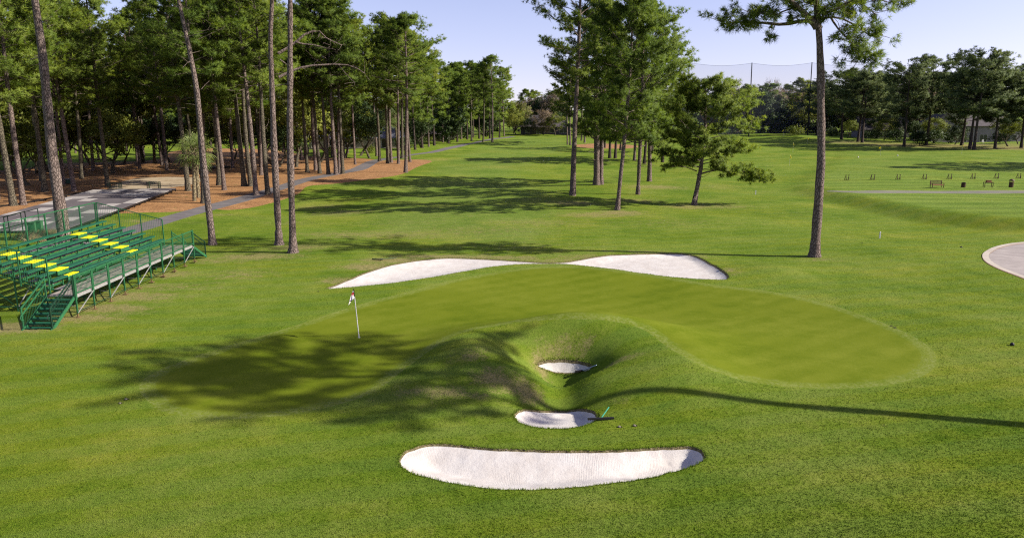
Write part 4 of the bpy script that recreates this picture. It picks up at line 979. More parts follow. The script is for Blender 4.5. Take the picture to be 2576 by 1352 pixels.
# ------------------------------------------------------------------ palms
def palm_mesh(seed, H=5.2, r=.19, nf=28, fl=1.5, dead=6):
    rng = np.random.default_rng(seed); tb, fb = MB(), MB()
    tp = trunk_path(H, rng, (rng.uniform(-.3, .3), 0), .06, 12); tp[0, 2] = -.2
    tb.tube(tp, r * (1.15 - .2 * np.linspace(0, 1, 12)) * (1 + .05 * rng.standard_normal(12)), 10, 0, True, .04, rng)
    top = tp[-1]
    for i in range(nf):
        a = i * 2.4 + rng.uniform(-.3, .3); el = 1.35 - 2.0 * (i / nf) ** .85 + rng.uniform(-.12, .12); L = rng.uniform(1.05, 1.5)
        d = np.array([math.cos(a) * math.cos(el), math.sin(a) * math.cos(el), math.sin(el)])
        pts = curve(top, d, L, 4, rng, -.10, .02); tb.tube(pts, np.linspace(.03, .015, 5), 4, 0, False)
        q = pts[-1]; ax = nrm(pts[-1] - pts[-2]); sd = nrm(np.cross(ax, [0, 0, 1.0]) + 1e-6); up = np.cross(sd, ax); m = 15
        for j in range(m):
            t = (j / (m - 1) - .5) * 2; ang = t * 2.0
            dd = nrm(ax * math.cos(ang) + sd * math.sin(ang) + up * (.25 - .3 * abs(t)))
            l = fl * (1 - .35 * abs(t)) * rng.uniform(.85, 1.1); wv = np.cross(dd, up) * .050
            m1 = q + dd * l * .6; e = q + dd * l + np.array([0, 0, -.30 * l])
            fb.add([q, m1 + wv, e, m1 - wv], [[0, 1, 2, 3]])
    return tb.mesh('palm_trunk', PALMB, True), fb.mesh('palm_fronds', PALML)
plant('palm_tree', palm_mesh(41), base_at(489, 505), 'fan palm with a pale yellow trunk left of the slanting pine', 'palm tree', 'fan palms in the straw', parts=('trunk', 'fronds'))
plant('palm_tree', palm_mesh(42, 5.6, .20), base_at(500, 497), 'fan palm with a greyer trunk half behind the slanting pine', 'palm tree', 'fan palms in the straw', parts=('trunk', 'fronds'))
plant('palm_tree', palm_mesh(43, 7.6, .22, fl=1.5), base_at(978, 399), 'tall fan palm with a yellow trunk before the grey-roofed villa', 'palm tree', 'fan palms by the villa', parts=('trunk', 'fronds'))
plant('palm_tree', palm_mesh(44, 8.4, .20, fl=1.5), base_at(1001, 396), 'second tall fan palm with a yellow trunk, at the right end of the villa', 'palm tree', 'fan palms by the villa', parts=('trunk', 'fronds'))
# ------------------------------------------------------------------ paints and timbers
GREENP = plain('green_painted_steel', (.030, .150, .060), .45, 0, .25, 4)
GREENS = plain('green_bench_plank', (.018, .120, .060), .5, 0, .22, 3)
GREEND = plain('dark_green_steel', (.014, .050, .026), .5, 0, .3, 4)
YELLOW = plain('bright_yellow_tread', (1.0, .90, .005), .6, 0, .06, 4)
SILVER = plain('dull_galvanised_steel', (.42, .42, .41), .45, .3, .2, 5)
RUST = plain('rusty_leg_steel', (.20, .13, .06), .7, 0, .4, 8)
DECKM = plain('weathered_deck_board', (.40, .345, .29), .8, 0, .22, 2.5)
FOOTM = plain('grey_footboard', (.25, .235, .225), .7, 0, .22, 3)
TEAK = plain('dark_teak_slat', (.085, .042, .020), .6, 0, .35, 6)
TEAKL = plain('reddish_teak', (.30, .135, .055), .6, 0, .3, 6)  # lighter, redder teak for seat, armrests, tabletop, box and bin body
BLACKM = plain('near_black_steel', (.012, .011, .012), .5, 0, .3, 5)
WHITEP = plain('white_gloss_paint', (.80, .79, .76), .4, 0, .05, 3)
YFLAG = plain('yellow_flag_cloth', (.85, .70, .01), .8, 0, .06, 3)
CONC = plain('pale_platform_panel', (.44, .405, .385), .85, 0, .16, .5)
BOXG = plain('utility_box_green', (.055, .16, .075), .5, 0, .18, 2)

# ------------------------------------------------------------------ bleachers
def bleachers():
    x0, y0 = -21.05, 34.9; z0 = hz(x0 - 2, y0 + 6) - .02
    root = empty('bleachers', (x0, y0, z0))
    tag(root, 'green steel bleachers with two flights of yellow aisle treads, left of the putting green', 'bleachers')
    A = lambda x, y, z: (x - x0, y - y0, z)        # world-like to local
    yN, yF = 35.9, 48.05
    rx = lambda i: -22.78 - .61 * (i - 1); rzz = lambda i: 1.57 + .20 * (i - 1)
    secs = [(yN, 37.2), (38.25, 43.5), (44.55, yF)]
    # benches
    for i in range(1, 8):
        for (a, b) in (secs if i < 7 else [(yN, yF)]):
            m = MB(); m.box(A(rx(i), (a + b) / 2, rzz(i)), (.31, b - a, .045)); m.box(A(rx(i) + .15, (a + b) / 2, rzz(i) - .035), (.02, b - a, .03))
            s = m.build('bench_seat', GREENS, root)
            n = max(2, int((b - a) / 1.6) + 1)
            for q in np.linspace(a + .2, b - .2, n):
                m = MB(); m.box(A(rx(i) - .03, q, rzz(i) - .23), (.05, .05, .40)); m.box(A(rx(i), q, rzz(i) - .04), (.22, .05, .03))
                m.build('seat_bracket', GREENP, root)
            m = MB()
            if i < 7: m.box(A(rx(i) + .33, (a + b) / 2, rzz(i) - .41), (.34, b - a, .03))
            else:
                m.box(A(rx(i) + .22, (a + b) / 2, rzz(i) - .36), (.06, b - a, .04)); m.box(A(rx(i) + .42, (a + b) / 2, rzz(i) - .40), (.06, b - a, .04))
            m.build('footboard', FOOTM if i < 7 else SILVER, root)
            m = MB(); m.box(A(rx(i) - .15, (a + b) / 2, rzz(i) - .32), (.02, b - a, .10)); m.build('riser_board', GREENP, root)
    # aisles
    for yc in (37.72, 44.02):
        for i in range(1, 7):
            m = MB(); zt = rzz(i) + .03 if i > 1 else rzz(i) - .02
            d = .50 if i > 1 else .30
            m.box(A(rx(i) - .02, yc, zt), (d, .98, .03)); m.box(A(rx(i) - .02 + d / 2 - .02, yc, zt - .13), (.03, .98, .22), mi=1)
            m.box(A(rx(i) - .02, yc - .47, zt - .12), (d - .06, .025, .20), mi=1); m.box(A(rx(i) - .02, yc + .47, zt - .12), (d - .06, .025, .20), mi=1)
            m.build('aisle_step', [YELLOW, GREENP], root)
    # raking frames and legs
    for q in (36.0, 38.0, 40.9, 43.8, 46.0, 48.0):
        m = MB(); m.bar(A(-22.3, q, .98), A(-26.95, q, 2.50), .07); m.bar(A(-22.3, q, .25), A(-26.95, q, .25), .05)
        for xx, zz in ((-22.4, 1.0), (-24.6, 1.72), (-26.95, 2.48)): m.bar(A(xx, q, -.05), A(xx, q, zz), .06)
        m.bar(A(-22.4, q, .2), A(-24.6, q, 1.6), .035); m.bar(A(-24.6, q, .2), A(-26.95, q, 2.3), .035)
        m.build('support_frame', GREENP, root)
    for a, b in ((36.0, 38.0), (38.0, 40.9), (40.9, 43.8), (43.8, 46.0), (46.0, 48.0)):
        m = MB(); m.bar(A(-24.6, a, .2), A(-24.6, b, 1.6), .035); m.build('cross_brace', SILVER, root); m = MB(); m.bar(A(-26.9, a, 2.2), A(-26.9, b, .2), .035); m.build('cross_brace', SILVER, root)
    # walkway
    ys = [34.9 + 1.511 * k for k in range(10)]
    m = MB()
    for k in range(9): 
        for j in range(5): m.box(A(-21.22 - .252 * j, (ys[k] + ys[k + 1]) / 2, 1.085 - .002 * ((k + j) % 2)), (.245, 1.505, .035))
    m.build('walkway_deck', DECKM, root)
    m = MB(); m.box(A(-21.075, (ys[0] + ys[-1]) / 2, 1.02), (.05, ys[-1] - ys[0], .13)); m.box(A(-22.4, (ys[0] + ys[-1]) / 2, 1.0), (.05, ys[-1] - ys[0], .12)); m.build('deck_edge_beam', SILVER, root)
    for k, q in enumerate(ys):
        m = MB(); m.bar(A(-21.0, q, .22), A(-21.0, q, 2.12), .062); m.bar(A(-21.0, q + .09, .9), A(-21.0, q + .09, 2.08), .045); m.build('rail_post', GREENP, root)
        m = MB(); m.bar(A(-21.0, q, -.08), A(-21.0, q, .22), .05); m.box(A(-21.0, q, .02), (.26, .26, .03)); m.build('leg_foot', RUST, root)
        m = MB(); m.bar(A(-22.38, q, -.05), A(-22.38, q, .95), .05); m.bar(A(-22.38, q, .3), A(-21.0, q, .3), .035); m.build('rear_leg', GREEND, root)
    for k in range(9):
        a, b = ys[k] + .12, ys[k + 1] - .03
        m = MB(); m.bar(A(-21.0, a, 2.06), A(-21.0, b, 2.06), .05); m.bar(A(-21.0, a, 1.20), A(-21.0, b, 1.20), .04); m.bar(A(-21.03, a, 1.72), A(-21.03, b, 1.72), .04)
        for q in np.arange(a + .06, b, .105): m.bar(A(-21.0, q, 1.22), A(-21.0, q, 2.05), .016)
        m.build('guard_panel', GREENP, root)
        if k % 2 == 0:
            m = MB(); m.bar(A(-20.97, ys[k], .25), A(-20.97, ys[k + 1], 1.0), .035); m.build('cross_brace', SILVER, root); m = MB(); m.bar(A(-22.38, ys[k + 1], .25), A(-21.0, ys[k], .55), .03); m.build('cross_brace', SILVER, root)
        m = MB(); m.bar(A(-20.98, ys[k], .30), A(-20.98, ys[k + 1], .30), .03); m.build('ground_rail', GREEND, root)
    # back and side fences
    def fence(P0, P1, z0t, z1t, z0b, z1b, n, name='fence_panel'):
        for k in range(n):
            t0, t1 = k / n, (k + 1) / n
            g = lambda t, a, b: a + (b - a) * t
            p = lambda t, za, zb: A(g(t, P0[0], P1[0]), g(t, P0[1], P1[1]), g(t, za, zb))
            m = MB(); m.bar(p(t0, z0t, z1t), p(t1, z0t, z1t), .045); m.bar(p(t0, z0b, z1b), p(t1, z0b, z1b), .035)
            L = math.hypot(P1[0] - P0[0], P1[1] - P0[1]) / n; c = int(L / .11)
            for j in range(1, c):
                t = t0 + (t1 - t0) * j / c; m.bar(p(t, z0b, z1b), p(t, z0t, z1t), .011)
            m.build(name, GREENP, root)
        for k in range(n + 1):
            t = k / n; m = MB(); m.bar(A(P0[0] + (P1[0] - P0[0]) * t, P0[1] + (P1[1] - P0[1]) * t, z0b + (z1b - z0b) * t - (.6 if name == 'fence_panel' else .2)), A(P0[0] + (P1[0] - P0[0]) * t, P0[1] + (P1[1] - P0[1]) * t, z0t + (z1t - z0t) * t), .062)
            m.build('fence_post', GREENP, root)
    fence((-27.0, yN - .1), (-27.0, yF + .1), 3.95, 3.95, 2.55, 2.55, 7)
    fence((-26.9, yF + .12), (-22.75, yF + .12), 3.95, 2.85, 2.35, 1.15, 3, 'side_fence_panel')
    fence((-26.9, yN - .12), (-22.75, yN - .12), 3.95, 2.75, 2.35, 1.15, 3, 'side_fence_panel')
    # stairs at both ends
    for (ya, dr) in ((34.87, -1), (48.53, 1)):
        st = empty('stair', A(-21.72, ya, 0)); st.parent = root
        B = lambda x, d, z: (x, dr * d, z)
        for k in range(7):
            m = MB(); m.box(B(0, .14 + .275 * k, .94 - .152 * k), (1.26, .27, .045)); m.box(B(0, .265 + .275 * k, .91 - .152 * k), (1.26, .02, .05)); m.build('stair_tread', GREENS, st)
        for sx in (-.66, .66):
            m = MB(); m.bar(B(sx, .0, 1.0), B(sx, 2.05, -.08), .05, .16); m.build('stringer', GREENP, st)
            m = MB(); m.bar(B(sx, .02, 1.95), B(sx, 1.95, .98), .05); m.bar(B(sx * .93, .02, 1.72), B(sx * .93, 1.95, .72), .045); m.bar(B(sx, .02, 1.06), B(sx, .02, 2.05), .055); m.bar(B(sx, 1.95, -.05), B(sx, 1.95, 1.0), .055)
            m.tube([B(sx * .93, 1.95, .72), B(sx * .93, 2.08, .66), B(sx * .93, 2.13, .56), B(sx * .93, 2.08, .46), B(sx * .93, 1.95, .45)], .024, 6)
            for j in range(1, 17): 
                t = j / 17; m.bar(B(sx, .02 + 1.93 * t, 1.0 - 1.0 * t), B(sx, .02 + 1.93 * t, 1.93 - .96 * t), .011)
            m.build('handrail', GREENP if sx < 0 else GREEND, st)
bleachers()

# ------------------------------------------------------------------ putting-green flag
fb_ = base_at(903, 848); top = at_depth(889.5, 728, fb_[1])
fl = empty('flagstick', fb_); tag(fl, 'white flagstick with a red and white flag standing in the putting green', 'golf flag')
tv = np.array(top) - np.array(fb_); Lf = np.linalg.norm(tv)
m = MB(); m.tube([(0, 0, -.1), tuple(tv * .5), tuple(tv)], [.022, .020, .017], 8, 0); m.build('pole', WHITEP, fl, True)
m = MB(); m.tube([tuple(tv * .86), tuple(tv * 1.0)], [.021, .020], 8, 0); m.lathe(tuple(tv), [(.022, 0), (.026, .015), (.018, .035), (.002, .04)], 8); m.build('flag_sleeve', BLACKM, fl, True)
t = NT('red_white_flag_cloth'); p = t.objc(); sx = t.new('ShaderNodeSeparateXYZ'); t.lk(p, sx.inputs[0])
zt = tv[2]
f = t.mr(sx.outputs['Z'], zt - .62, zt, 0, 1, False)
n = t.math('ADD', f, t.math('MULTIPLY', t.math('SUBTRACT', t.noise(p, 9, 2), .5), .06))
t.col(t.ramp(n, [(0, (.80, .76, .70)), (.17, (.03, .03, .06)), (.24, (.72, .68, .74)), (.50, (.80, .74, .74)), (.60, (.70, .30, .30)), (.68, (.62, .04, .04)), (.80, (.80, .76, .74)), (.94, (.06, .05, .05))], 'CONSTANT'))
m = MB(); rf = np.random.default_rng(3); nu, nv = 9, 14; V = []
for j in range(nv):
    s = j / (nv - 1)
    for i in range(nu):
        q = i / (nu - 1)
        wdt = .035 + .22 * s ** .8
        V.append(tv * (1 - .010 - .155 * s) + np.array([-wdt * q * .95, -wdt * q * .75 + .035 * math.sin(q * 9 + s * 2) * (0.3 + s), -.29 * q ** 1.3 * s - .02 * q]))
V = np.array(V); k = np.arange((nv - 1))[:, None] * nu + np.arange(nu - 1)[None]
m.add(V, np.stack([k, k + 1, k + 1 + nu, k + nu], -1).reshape(-1, 4)); fo = m.build('flag', t.mat, fl, True)
sm = fo.modifiers.new('thick', 'SOLIDIFY'); sm.thickness = .004
m = MB(); m.lathe((0, 0, 0), [(.060, -.06), (.062, .006), (.054, .006), (.052, -.05)], 14); m.build('cup', WHITEP, fl, True)

# ------------------------------------------------------------------ rakes
def rake(p0, p1, head_mid, hd, hl, label, cols):
    """handle from p0 (at the head) to p1 (grip); head bar along hd"""
    r = empty('bunker_rake', tuple(p0)); tag(r, label, 'rake', 'bunker rakes')
    p0 = np.array(p0); h = np.array(p1) - p0; hd = np.array(hd) / np.linalg.norm(hd)
    m = MB(); m.tube([(0, 0, .03), tuple(h)], .021, 8); m.build('handle', cols[0], r, True)
    m = MB(); m.bar(tuple(-hd * hl / 2 + (0, 0, .03)), tuple(hd * hl / 2 + (0, 0, .03)), .075, .055)
    for q in np.linspace(-hl / 2 + .03, hl / 2 - .03, 14): m.bar(tuple(hd * q + (0, 0, .015)), tuple(hd * q + (0, 0, -.045)), .012)
    m.build('head', cols[1], r)
TEALP = plain('teal_painted_handle', (.045, .30, .19), .4, 0, .12, 4); PALEB = plain('pale_blue_handle', (.42, .52, .66), .35, 0, .08, 4)
a = np.array(gpt(1511, 1057)) + (0, 0, .05); b = at_depth(1531, 1023, a[1] + .75)
rake(a, b, None, gpt(1533, 1054) - a + (0, 0, .02), .92, 'dark-headed rake with a teal handle right of the middle pot bunker', (TEALP, BLACKM))
a = np.array(gpt(1464, 930)) + (0, 0, -.05); b = np.array(gpt(1500, 923)) + (0, 0, .10)
rake(a, b, None, (.85, .25, .05), .62, 'rake with a pale blue handle lying across the rim of the upper pot bunker', (PALEB, BLACKM))
a = np.array(gpt(949, 655)) + (0, 0, .06); b = np.array(gpt(998, 650)) + (0, 0, .07)
rake(a, b, None, (.95, -.25, 0), .75, 'dark rake lying in the grass at the rim of the long back bunker', (GREEND, BLACKM))

# ------------------------------------------------------------------ turf plugs, lids, small litter
PLUG = plain('pale_turf_plug', (.24, .215, .16), .9, 0, .25, 8); HOLE = plain('dark_soil_hole', (.035, .034, .014), .95, 0, .3, 9)
def plug(u, v, label, w=.075, pale=True, group='small holes cut in the turf'):
    g_ = np.array(gpt(u, v)); r = empty('turf_hole', tuple(g_)); tag(r, label, 'hole', group)
    m = MB(); rr = np.random.default_rng(int(u)); 
    an = np.linspace(0, 6.283, 14, endpoint=False); k = 1 + .15 * rr.standard_normal(14)
    # ring of lifted turf round a dark hollow
    P = [(w * k[i] * math.cos(t), w * .75 * k[i] * math.sin(t)) for i, t in enumerate(an)]
    zz = lambda x, y: hz(g_[0] + x, g_[1] + y) - g_[2]
    V = [(x * 1.15, y * 1.15, zz(x, y) + .004) for x, y in P] + [(x, y, zz(x, y) + .018) for x, y in P] + [(x * .8, y * .8, zz(x, y) + .012) for x, y in P]
    n = 14; F = [[i, (i + 1) % n, n + (i + 1) % n, n + i] for i in range(n)] + [[n + i, n + (i + 1) % n, 2 * n + (i + 1) % n, 2 * n + i] for i in range(n)]
    m.add(V, F, 0); m.add([V[i] for i in range(2 * n, 3 * n)], [list(range(n))], 0); m.build('hollow', HOLE, r)
    if pale:
        m = MB(); m.lathe((-w * .18, -w * .12, zz(0, 0) + .01), [(w * .62, 0), (w * .58, .03), (w * .3, .04)], 12); m.build('plug', PLUG, r)
plug(1558, 1073, 'pale turf plug right of the middle pot bunker rake, left one of two'); plug(1596, 1070, 'darker turf plug right of the middle pot bunker rake, right one of two')
plug(318, 1004, 'turf plug in the shade left of the putting green, upper one'); plug(303, 1014, 'turf plug in the shade left of the putting green, lower one', .065)
plug(2241, 819, 'dark scuffed turf hole on the upper right rim of the putting green', .06, False); plug(2250, 823.5, 'longer dark turf hole on the upper right rim of the putting green', .085, False)
plug(1886, 592, 'small dark turf hole right of the lone tall pine foot', .07, False); plug(2168, 610, 'small dark turf hole left of the white post by the lone pine', .07, False); plug(800, 733, 'small dark grass tuft at the left point of the long back bunker', .07, False)  # the last one is a dark grass tuft drawn with the hole shape
g_ = gpt(2545, 868); m = MB(); m.lathe((0, 0, 0), [(.07, -.02), (.085, .05), (.07, .10), (.035, .125), (.005, .13)], 12); o = m.build('sprinkler_head', BLACKM, None, True); o.location = g_; tag(o, 'black round sprinkler head standing in the rough at the right', 'sprinkler')
g_ = gpt(2417, 622); m = MB(); m.lathe((0, 0, 0), [(.07, -.02), (.085, .04), (.06, .08), (.005, .09)], 12); o = m.build('sprinkler_head', BLACKM, None, True); o.location = g_; tag(o, 'small dark sprinkler head left of the concrete turning circle', 'sprinkler')
# ------------------------------------------------------------------ white posts, practice flags, targets
for u, v, h, lab in ((2212, 599, .56, 'white square post in the grass right of the lone tall pine'), (1900, 489, .52, 'white square post far back between the bushy pine and the lone pine')):
    g_ = gpt(u, v); m = MB(); m.box((0, 0, h / 2 - .05), (.085, .085, h)); m.add([(-.0425, -.0425, h - .05), (.0425, -.0425, h - .05), (.0425, .0425, h - .05), (-.0425, .0425, h - .05), (0, 0, h)], [[0, 1, 4], [1, 2, 4], [2, 3, 4], [3, 0, 4]])
    o = m.build('white_post', WHITEP); o.location = g_; tag(o, lab, 'post', 'white boundary posts')
def pflag(u, v, h, w, lab, dr=1, limp=.4):
    g_ = gpt(u, v); r = empty('practice_flag', g_); tag(r, lab, 'flag', 'yellow flags on the range')
    m = MB(); m.tube([(0, 0, -.1), (0, 0, h)], .016, 6); m.build('pole', plain_w, r, True)
    m = MB(); V = []; nu, nv = 6, 5
    for j in range(nv):
        for i in range(nu):
            q = i / (nu - 1); s = j / (nv - 1); V.append((dr * w * q * (1 - limp * .5), .05 * math.sin(q * 7) * q, h - .02 - s * .50 * (1 - .45 * q) - limp * .45 * q))
    k = np.arange(nv - 1)[:, None] * nu + np.arange(nu - 1)[None]
    m.add(V, np.stack([k, k + 1, k + 1 + nu, k + nu], -1).reshape(-1, 4)); o = m.build('flag', YFLAG, r, True); sm = o.modifiers.new('thick', 'SOLIDIFY'); sm.thickness = .006
plain_w = plain('pale_flag_pole', (.62, .62, .50), .5, 0, .05, 3)
pflag(1985, 417, 1.95, .42, 'nearest yellow range flag, just left of the lone pine trunk', 1, 1.0)
pflag(1993.5, 383, 2.3, .50, 'yellow range flag beyond the nearest one, left of the lone pine', 1, 1.3)
pflag(2030, 363, 2.0, .42, 'faint yellow range flag close left of the lone pine trunk', 1, .8)
pflag(2213.5, 392, 2.0, .62, 'yellow range flag in the open range right of the lone pine', -1, .5)
pflag(2418, 388, 2.3, .50, 'rightmost yellow range flag before the villa trees', 1, 1.2)
pflag(1970, 345, 2.4, .8, 'distant yellow flag on the hummock at the end of the range', -1, .8)
for u, v, lab in ((2158, 397, 'small white range target ball, left one'), (2257, 393, 'small white range target right of the open-range flag')):
    g_ = gpt(u, v); r = empty('range_target', g_); tag(r, lab, 'target', 'white targets on the range')
    m = MB(); m.lathe((0, 0, 0), [(.05, -.05), (.10, .06), (.13, .14), (.11, .24), (.05, .30), (.01, .31)], 10); m.build('body', WHITEP, r, True)
    m = MB(); m.tube([(0, 0, .28), (.06, 0, .48)], .02, 6); m.build('peg', YFLAG, r)

# ------------------------------------------------------------------ range furniture
def bag_stand(u, v, lab):
    g_ = gpt(u, v); r = empty('bag_stand', g_); tag(r, lab, 'bag stand', 'wooden bag stands along the range tee'); r.scale = (.8, .8, .76)
    for sx in (-.24, .24):
        m = MB(); k = 1 if sx > 0 else -1
        m.bar((sx - .03, -.22, 0), (sx + .0, .02, .92), .055, .07); m.bar((sx + .16 * k, .22, 0), (sx + .0, -.02, .92), .055, .07); m.bar((sx - .12 * k, -.05, 0), (sx + .02 * k, 0, .9), .045, .06)
        m.box((sx, 0, .93), (.20, .16, .06)); m.build('side_frame', TEAK, r)
    m = MB(); m.bar((-.30, -.12, .16), (.30, -.12, .16), .07, .05); m.bar((-.36, .12, .13), (.36, .12, .13), .06, .05); m.build('foot_rail', TEAK, r)
for u, nm in zip((2130, 2194.5, 2259, 2325, 2388, 2447.5, 2506, 2562), ('leftmost bag stand of the row on the range', 'bag stand second from the left of the row', 'bag stand third from the left of the row', 'bag stand up and left of the wooden bench', 'bag stand between the bench and the brown barrel', 'bag stand up and right of the brown barrel', 'bag stand above the small table with the box', 'rightmost bag stand behind the domed litter bin')):
    bag_stand(u, 453 - (u - 2130) * .010, nm)
g_ = gpt(2356, 472); r = empty('park_bench', g_, .12); tag(r, 'dark wooden slatted bench beside the gravel strip', 'bench'); r.scale = (.86, .86, .9)
for sx in (-.88, .88):
    m = MB(); m.box((sx, -.22, .30), (.075, .075, .62)); m.build('leg', TEAK, r)
    m = MB(); m.bar((sx, .26, -.02), (sx, .34, .98), .075); m.build('leg', TEAK, r)
    m = MB(); m.box((sx, .02, .63), (.085, .58, .04)); m.build('armrest', TEAKL, r)
m = MB()
for k in range(5): m.box((0, -.21 + .105 * k, .43), (1.84, .09, .03))
m.box((0, -.25, .38), (1.70, .03, .07)); m.build('seat', TEAKL, r)
m = MB(); m.bar((-.88, .325, .90), (.88, .325, .90), .05, .09); m.bar((-.88, .28, .52), (.88, .28, .52), .045, .06)
for k in range(15): m.bar((-.80 + .114 * k, .285, .53), (-.80 + .114 * k, .325, .88), .045, .02)
m.build('backrest', TEAK, r)
g_ = gpt(2422, 471); r = empty('barrel_bin', g_); tag(r, 'short brown slatted barrel bin between bench and table', 'bin'); r.scale = (.86, .86, .92)
m = MB(); m.lathe((0, 0, 0), [(.25, -.02), (.27, .04), (.27, .62), (.25, .64), (.23, .62), (.23, .3), (.01, .29)], 20); m.build('body', TEAK, r)
m = MB()
for a in np.linspace(0, 6.283, 18, endpoint=False): m.box((.277 * math.cos(a), .277 * math.sin(a), .32), (.02, .07, .58), a)
m.build('slats', TEAK, r)
m = MB(); m.lathe((0, 0, .635), [(.285, 0), (.29, .03), (.25, .035), (.24, .0)], 20); m.build('rim', BLACKM, r)
g_ = gpt(2484, 471.5); r = empty('range_table', g_, -.05); tag(r, 'low slatted wooden table right of the brown barrel', 'table'); r.scale = (.84, .84, .9)
m = MB()
for k in range(5): m.box((0, -.20 + .10 * k, .74), (1.28, .085, .03))
m.build('tabletop', TEAKL, r)
for sx in (-.60, .60):
    for sy in (-.2, .2): m = MB(); m.box((sx, sy, .36), (.06, .06, .74)); m.build('leg', TEAK, r)
m = MB(); m.bar((-.6, 0, .18), (.6, 0, .18), .04); m.bar((-.6, -.2, .18), (-.6, .2, .18), .04); m.bar((.6, -.2, .18), (.6, .2, .18), .04); m.bar((-.6, -.22, .69), (.6, -.22, .69), .03, .07); m.build('stretcher', TEAK, r)
r2 = empty('wooden_box', (g_[0], g_[1], g_[2] + .682)); tag(r2, 'small reddish wooden box lying on the range table', 'box')
m = MB(); m.box((0, 0, .10), (.56, .32, .20)); m.build('body', TEAKL, r2); m = MB(); m.box((0, 0, .216), (.60, .36, .028)); m.build('lid', TEAKL, r2)
g_ = gpt(2542, 471); r = empty('litter_bin', g_); tag(r, 'tall brown litter bin with a domed cap at the right edge', 'litter bin'); r.scale = (.84, .84, .88)
m = MB(); m.lathe((0, 0, 0), [(.27, -.02), (.29, .03), (.29, .74), (.27, .75)], 22); m.build('body', TEAKL, r)
m = MB()
for a in np.linspace(0, 6.283, 20, endpoint=False): m.box((.297 * math.cos(a), .297 * math.sin(a), .39), (.02, .075, .68), a)
m.build('slats', TEAK, r)
m = MB()
for a in (.6, 2.2, 3.8, 5.4): m.bar((.26 * math.cos(a), .26 * math.sin(a), .74), (.26 * math.cos(a), .26 * math.sin(a), .98), .06)
m.build('cap_post', TEAK, r)
m = MB(); m.lathe((0, 0, .95), [(.38, 0), (.38, .03), (.31, .12), (.20, .20), (.08, .245), (.01, .25)], 22); m.build('cap', TEAK, r, True)

# ------------------------------------------------------------------ tall ball-stop net
t = NT('black_net_mesh'); tr = t.new('ShaderNodeBsdfTransparent'); mx = t.new('ShaderNodeMixShader'); mx.inputs[0].default_value = .17
t.col((.10, .11, .16)); t.lk(tr.outputs[0], mx.inputs[1]); t.lk(t.bsdf.outputs[0], mx.inputs[2]); t.lk(mx.outputs[0], t.out.inputs['Surface'])
NETM = t.mat
net = empty('range_net', (62, 262, 0)); tag(net, 'tall dark ball-stop net on poles behind the end of the range', 'net')
tops = [(1692, 152, 251), (1711, 155, 256.5), (1733, 157, 262), (1891, 158, 266), (2042, 157, 270), (2190, 158, 276)]
TP = [at_depth(u, v, Yq) for u, v, Yq in tops]
for q in TP:
    m = MB(); b = np.array([q[0] + .5, q[1], hz(q[0], q[1]) - .3]) - np.array((62, 262, 0)); m.tube([tuple(b), tuple(q - np.array((62, 262, 0)))], [.26, .16], 8); m.build('pole', BLACKM, net, True)
for k in range(5):
    a, b = TP[k], TP[k + 1]; n = 12; V = []
    for i in range(n + 1):
        s = i / n; q = a + (b - a) * s; sag = .9 * math.sin(math.pi * s) * (1 if k > 1 else .3)
        for zf in np.linspace(0, 1, 5): V.append((q[0] - 62 + .12, q[1] - 262 + .25 * math.sin(math.pi * zf), 1.0 + (q[2] - .2 - sag - 1.0) * zf))
    kk = np.arange(n)[:, None] * 5 + np.arange(4)[None]; m = MB()
    m.add(V, np.stack([kk, kk + 5, kk + 6, kk + 1], -1).reshape(-1, 4)); m.build('net_panel', NETM, net, True)
    m = MB(); m.tube([tuple(np.array(V[i * 5 + 4]) + (0, 0, .03)) for i in range(n + 1)], .035, 5); m.build('head_rope', BLACKM, net)

# ------------------------------------------------------------------ platform floors, cages, boxes at the left
def platform(corners, zt, name, label, th=.30, mat=CONC, panel=1.22):
    c = np.mean(corners, 0); z0 = hz(*c); r = empty(name, (c[0], c[1], z0)); tag(r, label, 'platform')
    C = np.array(corners) - c; ux = C[1] - C[0]; uy = C[3] - C[0]; nx, ny = max(1, int(np.linalg.norm(ux) / panel / 2)), max(1, int(np.linalg.norm(uy) / panel))
    m = MB(); rr = np.random.default_rng(2)
    for i in range(nx):
        for j in range(ny):
            q = [C[0] + ux * (i + a) / nx + uy * (j + b) / ny for a, b in ((.004, .006), (.996, .006), (.996, .994), (.004, .994))]
            dz = rr.uniform(-.004, .004); V = [(*p_, zt + dz) for p_ in q] + [(*p_, zt - .04 + dz) for p_ in q]
            m.add(V, [[0, 1, 2, 3], [7, 6, 5, 4], [0, 4, 5, 1], [1, 5, 6, 2], [2, 6, 7, 3], [3, 7, 4, 0]], int(rr.random() < .62))
    m.build('floor_panels', [mat, CONC2], r)
    m = MB(); 
    for i in range(4): m.bar((*C[i], zt - .13), (*C[(i + 1) % 4], zt - .13), .05, .16)
    m.build('edge_frame', BLACKM, r)
    for i in range(4):
        L = np.linalg.norm(C[(i + 1) % 4] - C[i]); n = int(L / 1.8) + 1
        for k in range(n):
            q = C[i] + (C[(i + 1) % 4] - C[i]) * k / n; m = MB(); m.box((q[0] * .995, q[1] * .995, (zt - .2) / 2 - .05), (.10, .10, zt)); m.build('foot', BLACKM, r)
    return r
CONC2 = plain('dark_and_shaded_panel', (.135, .118, .125), .85, 0, .2, .6)  # darker tiles; dappled pine shade is put into their colour too
cor = [hit(u, v) for u, v in ((443, 482), (246, 557))]
d = (cor[1] - cor[0]) / np.linalg.norm(cor[1] - cor[0]); pe = np.array([d[1], -d[0]])
if pe[0] > 0: pe = -pe
platform([tuple(cor[0]), tuple(cor[0] + d * 33), tuple(cor[0] + d * 33 + pe * 17), tuple(cor[0] + pe * 9.5)], .24, 'event_platform', 'large grey panel platform under the pines behind the bleachers')
